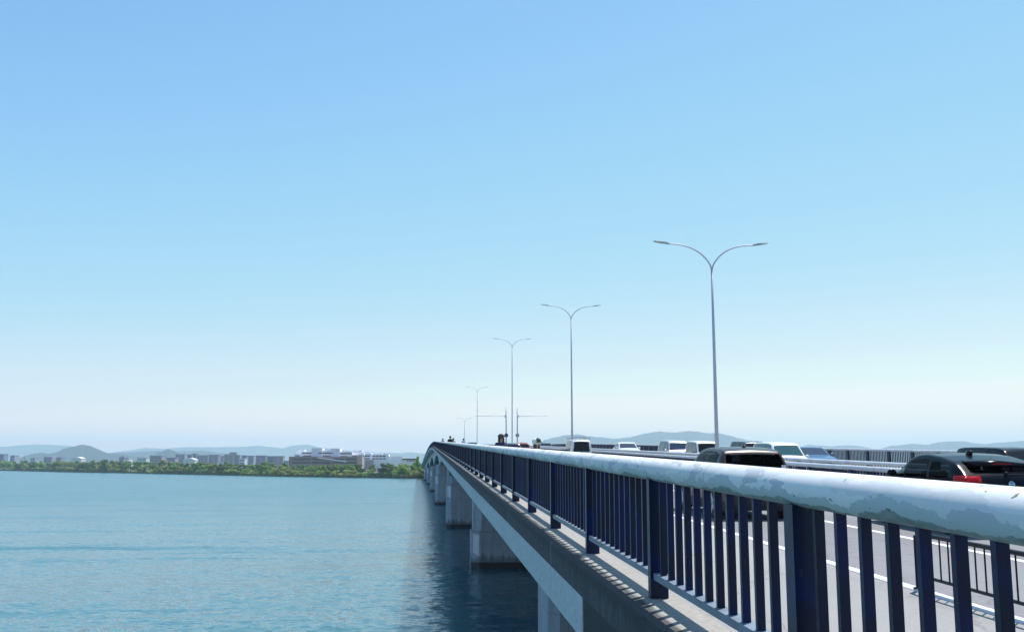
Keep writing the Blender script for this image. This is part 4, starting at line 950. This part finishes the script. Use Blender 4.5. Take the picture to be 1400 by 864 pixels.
# ------------------------------------------------------------------ trees on the far shore
LEAF = [mat_leaf('deep green leaves', (.055, .115, .026), (.15, .25, .05)), mat_leaf('mid green leaves', (.095, .165, .032), (.21, .305, .058)), mat_leaf('pale willow leaves', (.17, .22, .055), (.30, .36, .095), .35)]
M_BARK = mat('bark', (.07, .055, .04), .9)
def crown_mesh(seed, nlobe, n, kind):
    r = random.Random(seed); mb = MB(); lobes = []
    if kind == 'cone':
        for k in range(26):
            t = k / 25; a = r.uniform(0, 6.28); rad = .20 * (1 - t) ** .8; lobes.append((Vector((math.cos(a) * rad * .6, math.sin(a) * rad * .6, .12 + .84 * t)), .07 + .07 * (1 - t)))
    else:
        for k in range(nlobe):
            a = r.uniform(0, 6.28); zz = r.uniform(.18, .84); rad = .36 * math.sqrt(r.random()) * (1.05 - .75 * abs(zz - .42)); lobes.append((Vector((math.cos(a) * rad, math.sin(a) * rad, zz)), r.uniform(.09, .19) * (1.1 - .4 * zz)))
        if kind == 'bush': lobes = [(Vector((c.x * 1.35, c.y * 1.2, c.z * .9)), q * 1.1) for c, q in lobes]
    tot = sum(q * q for _, q in lobes)
    for c, q in lobes:
        for _ in range(int(n * q * q / tot)):
            d = Vector((r.gauss(0, 1), r.gauss(0, 1), r.gauss(.25, 1))).normalized(); p = c + d * q * r.uniform(.72, 1.08)
            if p.z < .03: continue
            nn = (d + Vector((r.gauss(0, .28), r.gauss(0, .28), r.gauss(.05, .28)))).normalized()
            t = nn.cross(Vector((r.gauss(0, 1), r.gauss(0, 1), r.gauss(0, 1)))).normalized(); b = nn.cross(t); s = r.uniform(.020, .042)
            i = [mb.vert(p + t * s * 1.3), mb.vert(p + b * s), mb.vert(p - t * s * 1.3), mb.vert(p - b * s)]; mb.face(i)
    me = bpy.data.meshes.new('crown'); me.from_pydata(mb.v, [], mb.f); return me
def trunk_mesh(seed):
    r = random.Random(seed); mb = MB(); mb.tube([(0, 0, -.06), (.01, 0, .2), (.02, .01, .45), (0, .02, .7)], [.035, .026, .018, .008], 7)
    for k in range(5):
        a = r.uniform(0, 6.28); z = r.uniform(.16, .45); d = Vector((math.cos(a), math.sin(a), .9)); mb.tube([(0.01, 0, z), Vector((0, 0, z)) + d * .14, Vector((0, 0, z)) + d * .28], [.014, .009, .004], 5)
    return mb.mesh('trunk', M_BARK, True)
VAR = {'tree': [crown_mesh(10 + k, 15, 1500, 'tree') for k in range(5)], 'bush': [crown_mesh(40 + k, 16, 1300, 'bush') for k in range(4)], 'cone': [crown_mesh(60, 0, 1100, 'cone')]}
VARM = {(k, i, m): None for k in VAR for i in range(len(VAR[k])) for m in range(3)}
TRK = [trunk_mesh(k) for k in range(3)]
def tmesh(kind, i, m):
    if VARM[(kind, i, m)] is None:
        me = VAR[kind][i].copy(); me.materials.append(LEAF[m]); VARM[(kind, i, m)] = me
    return VARM[(kind, i, m)]
trees = []
def tree(px, Y, h, kind, m, wide=1.0, zb=1.3, label=None, seg=None, row=None):
    X = at(px, 633, Y).x
    g = empty({'tree': 'shore_tree', 'bush': 'shore_bush', 'cone': 'conifer_tree'}[kind], (X, Y, zb), rnd.uniform(0, 6.28), label, 'bush' if kind == 'bush' else 'tree', 'trees along the far shore' if not label else None)
    g.scale = (h * wide, h * wide, h)
    link('crown', tmesh(kind, rnd.randrange(len(VAR[kind])), m), g); link('trunk', TRK[rnd.randrange(3)], g)
    if label is None: trees.append((px, g, seg, row, kind, m))
    return g
def shore_at_px(px):   # where the line of sight through this column meets the far shore
    for k in range(4000):
        Y = 2200 - k * .5; X = at(px, 640, Y).x
        if shore_y(X) >= Y: return Y
    return 540
SEG = [(-80, 60, 'left of broad hill'), (60, 110, 'under broad hill'), (110, 160, 'right of broad hill'), (160, 210, 'between two hills'), (210, 262, 'below pointed hill'), (262, 306, 'below dark mauve block'), (306, 350, 'below tan tower'), (350, 394, 'left of brown building'), (394, 440, 'under brown building, left half'), (440, 496, 'under brown building, right half'), (496, 532, 'below long white block'), (532, 700, 'near bridge end')]
def crest(px):
    for (a, u), (b, v) in zip(TOPS, TOPS[1:]):
        if a <= px <= b: return u + (v - u) * (px - a) / (b - a)
    return -1.
TOPS = [(-60, 5.5), (0, 5.2), (150, 4.2), (250, 3.1), (400, 1.8), (500, .6), (620, .2)]
def segof(px): return [s[2] for s in SEG if s[0] <= px < s[1]][0]
px = -30.
while px < 600:
    Ys = shore_at_px(px); z6 = Ys / 1394
    # rear rows are taller, the front row is bushy and leans over the water
    if not (512 < px < 536): 
        if rnd.random() < .8: tree(px + rnd.uniform(-2, 2), Ys + rnd.uniform(30, 42), (6.2 + crest(px) * z6 + rnd.uniform(-1.3, 1.0)), 'tree', rnd.choice((0, 0, 1, 1, 1)), rnd.uniform(.95, 1.3), 1.7, None, segof(px), 'back row')
    px += rnd.uniform(8.5, 11.5) * (1 if px > 250 else .9)
px = -30.
while px < 600:
    Ys = shore_at_px(px); z6 = Ys / 1394
    if not (514 < px < 538): tree(px + rnd.uniform(-2, 2), Ys + rnd.uniform(12, 18), (5.6 + (crest(px) - 1.2) * z6 + rnd.uniform(-1.5, 1.1)), 'tree', rnd.choice((0, 1, 1, 2)), rnd.uniform(1.2, 1.6), 1.4, None, segof(px), 'middle row')
    px += rnd.uniform(9, 13) * (1 if px > 250 else .9)
px = -30.
while px < 578:
    Ys = shore_at_px(px); z6 = Ys / 1394
    if not (538 < px < 566) and rnd.random() < .92: tree(px + rnd.uniform(-2, 2), Ys + rnd.uniform(3.5, 6.5), (3.4 + .5 * z6 + rnd.uniform(-1.0, 1.2)), 'bush', rnd.choice((1, 2, 2, 2, 1)), rnd.uniform(1.35, 2.0), .7, None, segof(px), 'waterside row')
    px += rnd.uniform(8, 13) * (1 if px > 250 else .9)
tree(551.5, 547, 8.6, 'bush', 1, 1.3, .6, 'big round bright green tree overhanging the water left of the bridge end')
tree(571.3, 566, 10.4, 'cone', 1, .92, 1.3, 'slim pointed conifer beside the far end of the bridge')
tree(574, 556, 6.2, 'bush', 0, 1.0, .8, 'dark low bush at the foot of the bridge end')
tree(527, 592, 7.6, 'tree', 0, 1.5, 1.4, 'broad dark tree set back behind the grassy gap in the shore')
tree(142.5, 880, 11.2, 'tree', 0, .85, 1.4, 'dark tree rising above the others right of the broad hill')
tree(271, 775, 9.0, 'bush', 0, .95, 1.2, 'dark dome-shaped tree below the white shed roof')
tree(538, 600, 6.8, 'tree', 1, 1.3, 1.4, 'green tree behind the left side of the big round tree')
ORD = ['first', 'second', 'third', 'fourth', 'fifth', 'sixth', 'seventh', 'eighth', 'ninth', 'tenth', 'eleventh', 'twelfth']
cls = {}
for t in sorted(trees, key=lambda q: q[0]): cls.setdefault((t[2], t[3], t[4], t[5]), []).append(t)
for (seg, row, kind, m), ts in cls.items():
    nm = ('deep green', 'mid green', 'pale green')[m] + (' bush' if kind == 'bush' else ' tree')
    for k, t in enumerate(ts):
        t[1]['label'] = f"{nm} in {row} {seg}" + (f", {ORD[min(k, 11)]} from left" if len(ts) > 1 else '')
# reeds and waterside grass
mb = MB(); rg = random.Random(11)
px = -30.
while px < 580:
    reed = 18 < px < 172 or 215 < px < 330 or 505 < px < 540
    Ys = shore_at_px(px); n = 16 if reed else 4
    for _ in range(n):
        x = at(px + rg.uniform(-.8, .8), 640, Ys).x; y = shore_y(x) + rg.uniform(-.5, 4.0); h = rg.uniform(1.2, 2.7) if reed else rg.uniform(.6, 1.4); w = rg.uniform(.25, .6)
        a = rg.uniform(-.6, .6); d = Vector((math.cos(a), math.sin(a), 0)) * w; p = Vector((x, y, .1)); q = Vector((rg.gauss(0, .3), rg.gauss(0, .2), h))
        mb.face([mb.vert(p - d), mb.vert(p + d), mb.vert(p + q + d * .5), mb.vert(p + q - d * .5)])
    px += .8
tag(mb.build('reeds', mat('reed green', (.12, .13, .05), .85, var=.4, scale=.4)), kind='stuff')

# ------------------------------------------------------------------ air
mb = MB(); mb.box((-6900, -300, -12.2), (6900, 11500, 262)); hz = mb.build('haze', None); tag(hz, kind='stuff')
m = bpy.data.materials.new('hazy air'); m.use_nodes = True; nt = m.node_tree; nt.nodes.clear()
out = N(nt, 'ShaderNodeOutputMaterial'); pv = N(nt, 'ShaderNodeVolumePrincipled'); pv.inputs['Color'].default_value = (.65, .86, 1.0, 1); pv.inputs['Density'].default_value = 1.4e-4; pv.inputs['Anisotropy'].default_value = .15
L(nt, pv.outputs[0], out.inputs['Volume']); hz.data.materials.clear(); hz.data.materials.append(m)

# ------------------------------------------------------------------ light
SUN = Vector((.31, .36, 1)).normalized()
EL, AZ = math.asin(SUN.z), math.atan2(SUN.x, SUN.y)
wd = bpy.data.worlds.new('World'); S.world = wd; wd.use_nodes = True; nt = wd.node_tree
bg = nt.nodes['Background']; sk = N(nt, 'ShaderNodeTexSky'); sk.sky_type = 'NISHITA'; sk.sun_disc = False
sk.sun_elevation = EL; sk.sun_rotation = AZ; sk.altitude = 0; sk.air_density = 1.0; sk.dust_density = .3; sk.ozone_density = 6.0
EXPO = .5
dn = N(nt, 'ShaderNodeVectorMath', operation='SCALE'); dn.inputs['Scale'].default_value = .1; L(nt, sk.outputs[0], dn.inputs[0])
cv = N(nt, 'ShaderNodeRGBCurve'); L(nt, dn.outputs[0], cv.inputs['Color'])
for c_, pts_ in zip(cv.mapping.curves, (((0, 0), (.16, .265), (.19, .325), (.28, .485), (.315, .58), (.37, .70), (.45, .89), (.52, 1.10), (1, 1.2)), ((0, 0), (.285, .555), (.335, .64), (.46, .77), (.50, .81), (.545, .865), (.59, .92), (.61, .99), (1, 1.2)), ((0, 0), (.30, .58), (.52, .89), (.70, .925), (1, 1.0)))):
    while len(c_.points) < len(pts_): c_.points.new(.5, .5)
    for q_, (a_, b_) in zip(c_.points, pts_): q_.location = (a_, b_ / 1.2)
cv.mapping.update()
upn = N(nt, 'ShaderNodeVectorMath', operation='SCALE'); upn.inputs['Scale'].default_value = 12 / 2 ** EXPO; L(nt, cv.outputs[0], upn.inputs[0])
L(nt, upn.outputs[0], bg.inputs[0]); bg.inputs[1].default_value = .1
sl = bpy.data.lights.new('sun', 'SUN'); sl.energy = 4.0; sl.angle = R(.53); sl.color = (1, .96, .90)
so = bpy.data.objects.new('sun', sl); C.objects.link(so); so.rotation_euler = (-SUN).to_track_quat('-Z', 'Y').to_euler(); so.location = SUN * 200
S.view_settings.view_transform = 'Standard'; S.view_settings.look = 'None'; S.view_settings.exposure = EXPO; S.view_settings.gamma = 1; S.view_settings.use_curve_mapping = False
cy_ = S.cycles
cy_.max_bounces = 8; cy_.diffuse_bounces = 3; cy_.glossy_bounces = 4; cy_.transmission_bounces = 4; cy_.transparent_max_bounces = 10; cy_.volume_bounces = 1
cy_.sample_clamp_indirect = 6
try:
    cy_.use_denoising = True; cy_.denoiser = 'OPENIMAGEDENOISE'
except Exception: pass
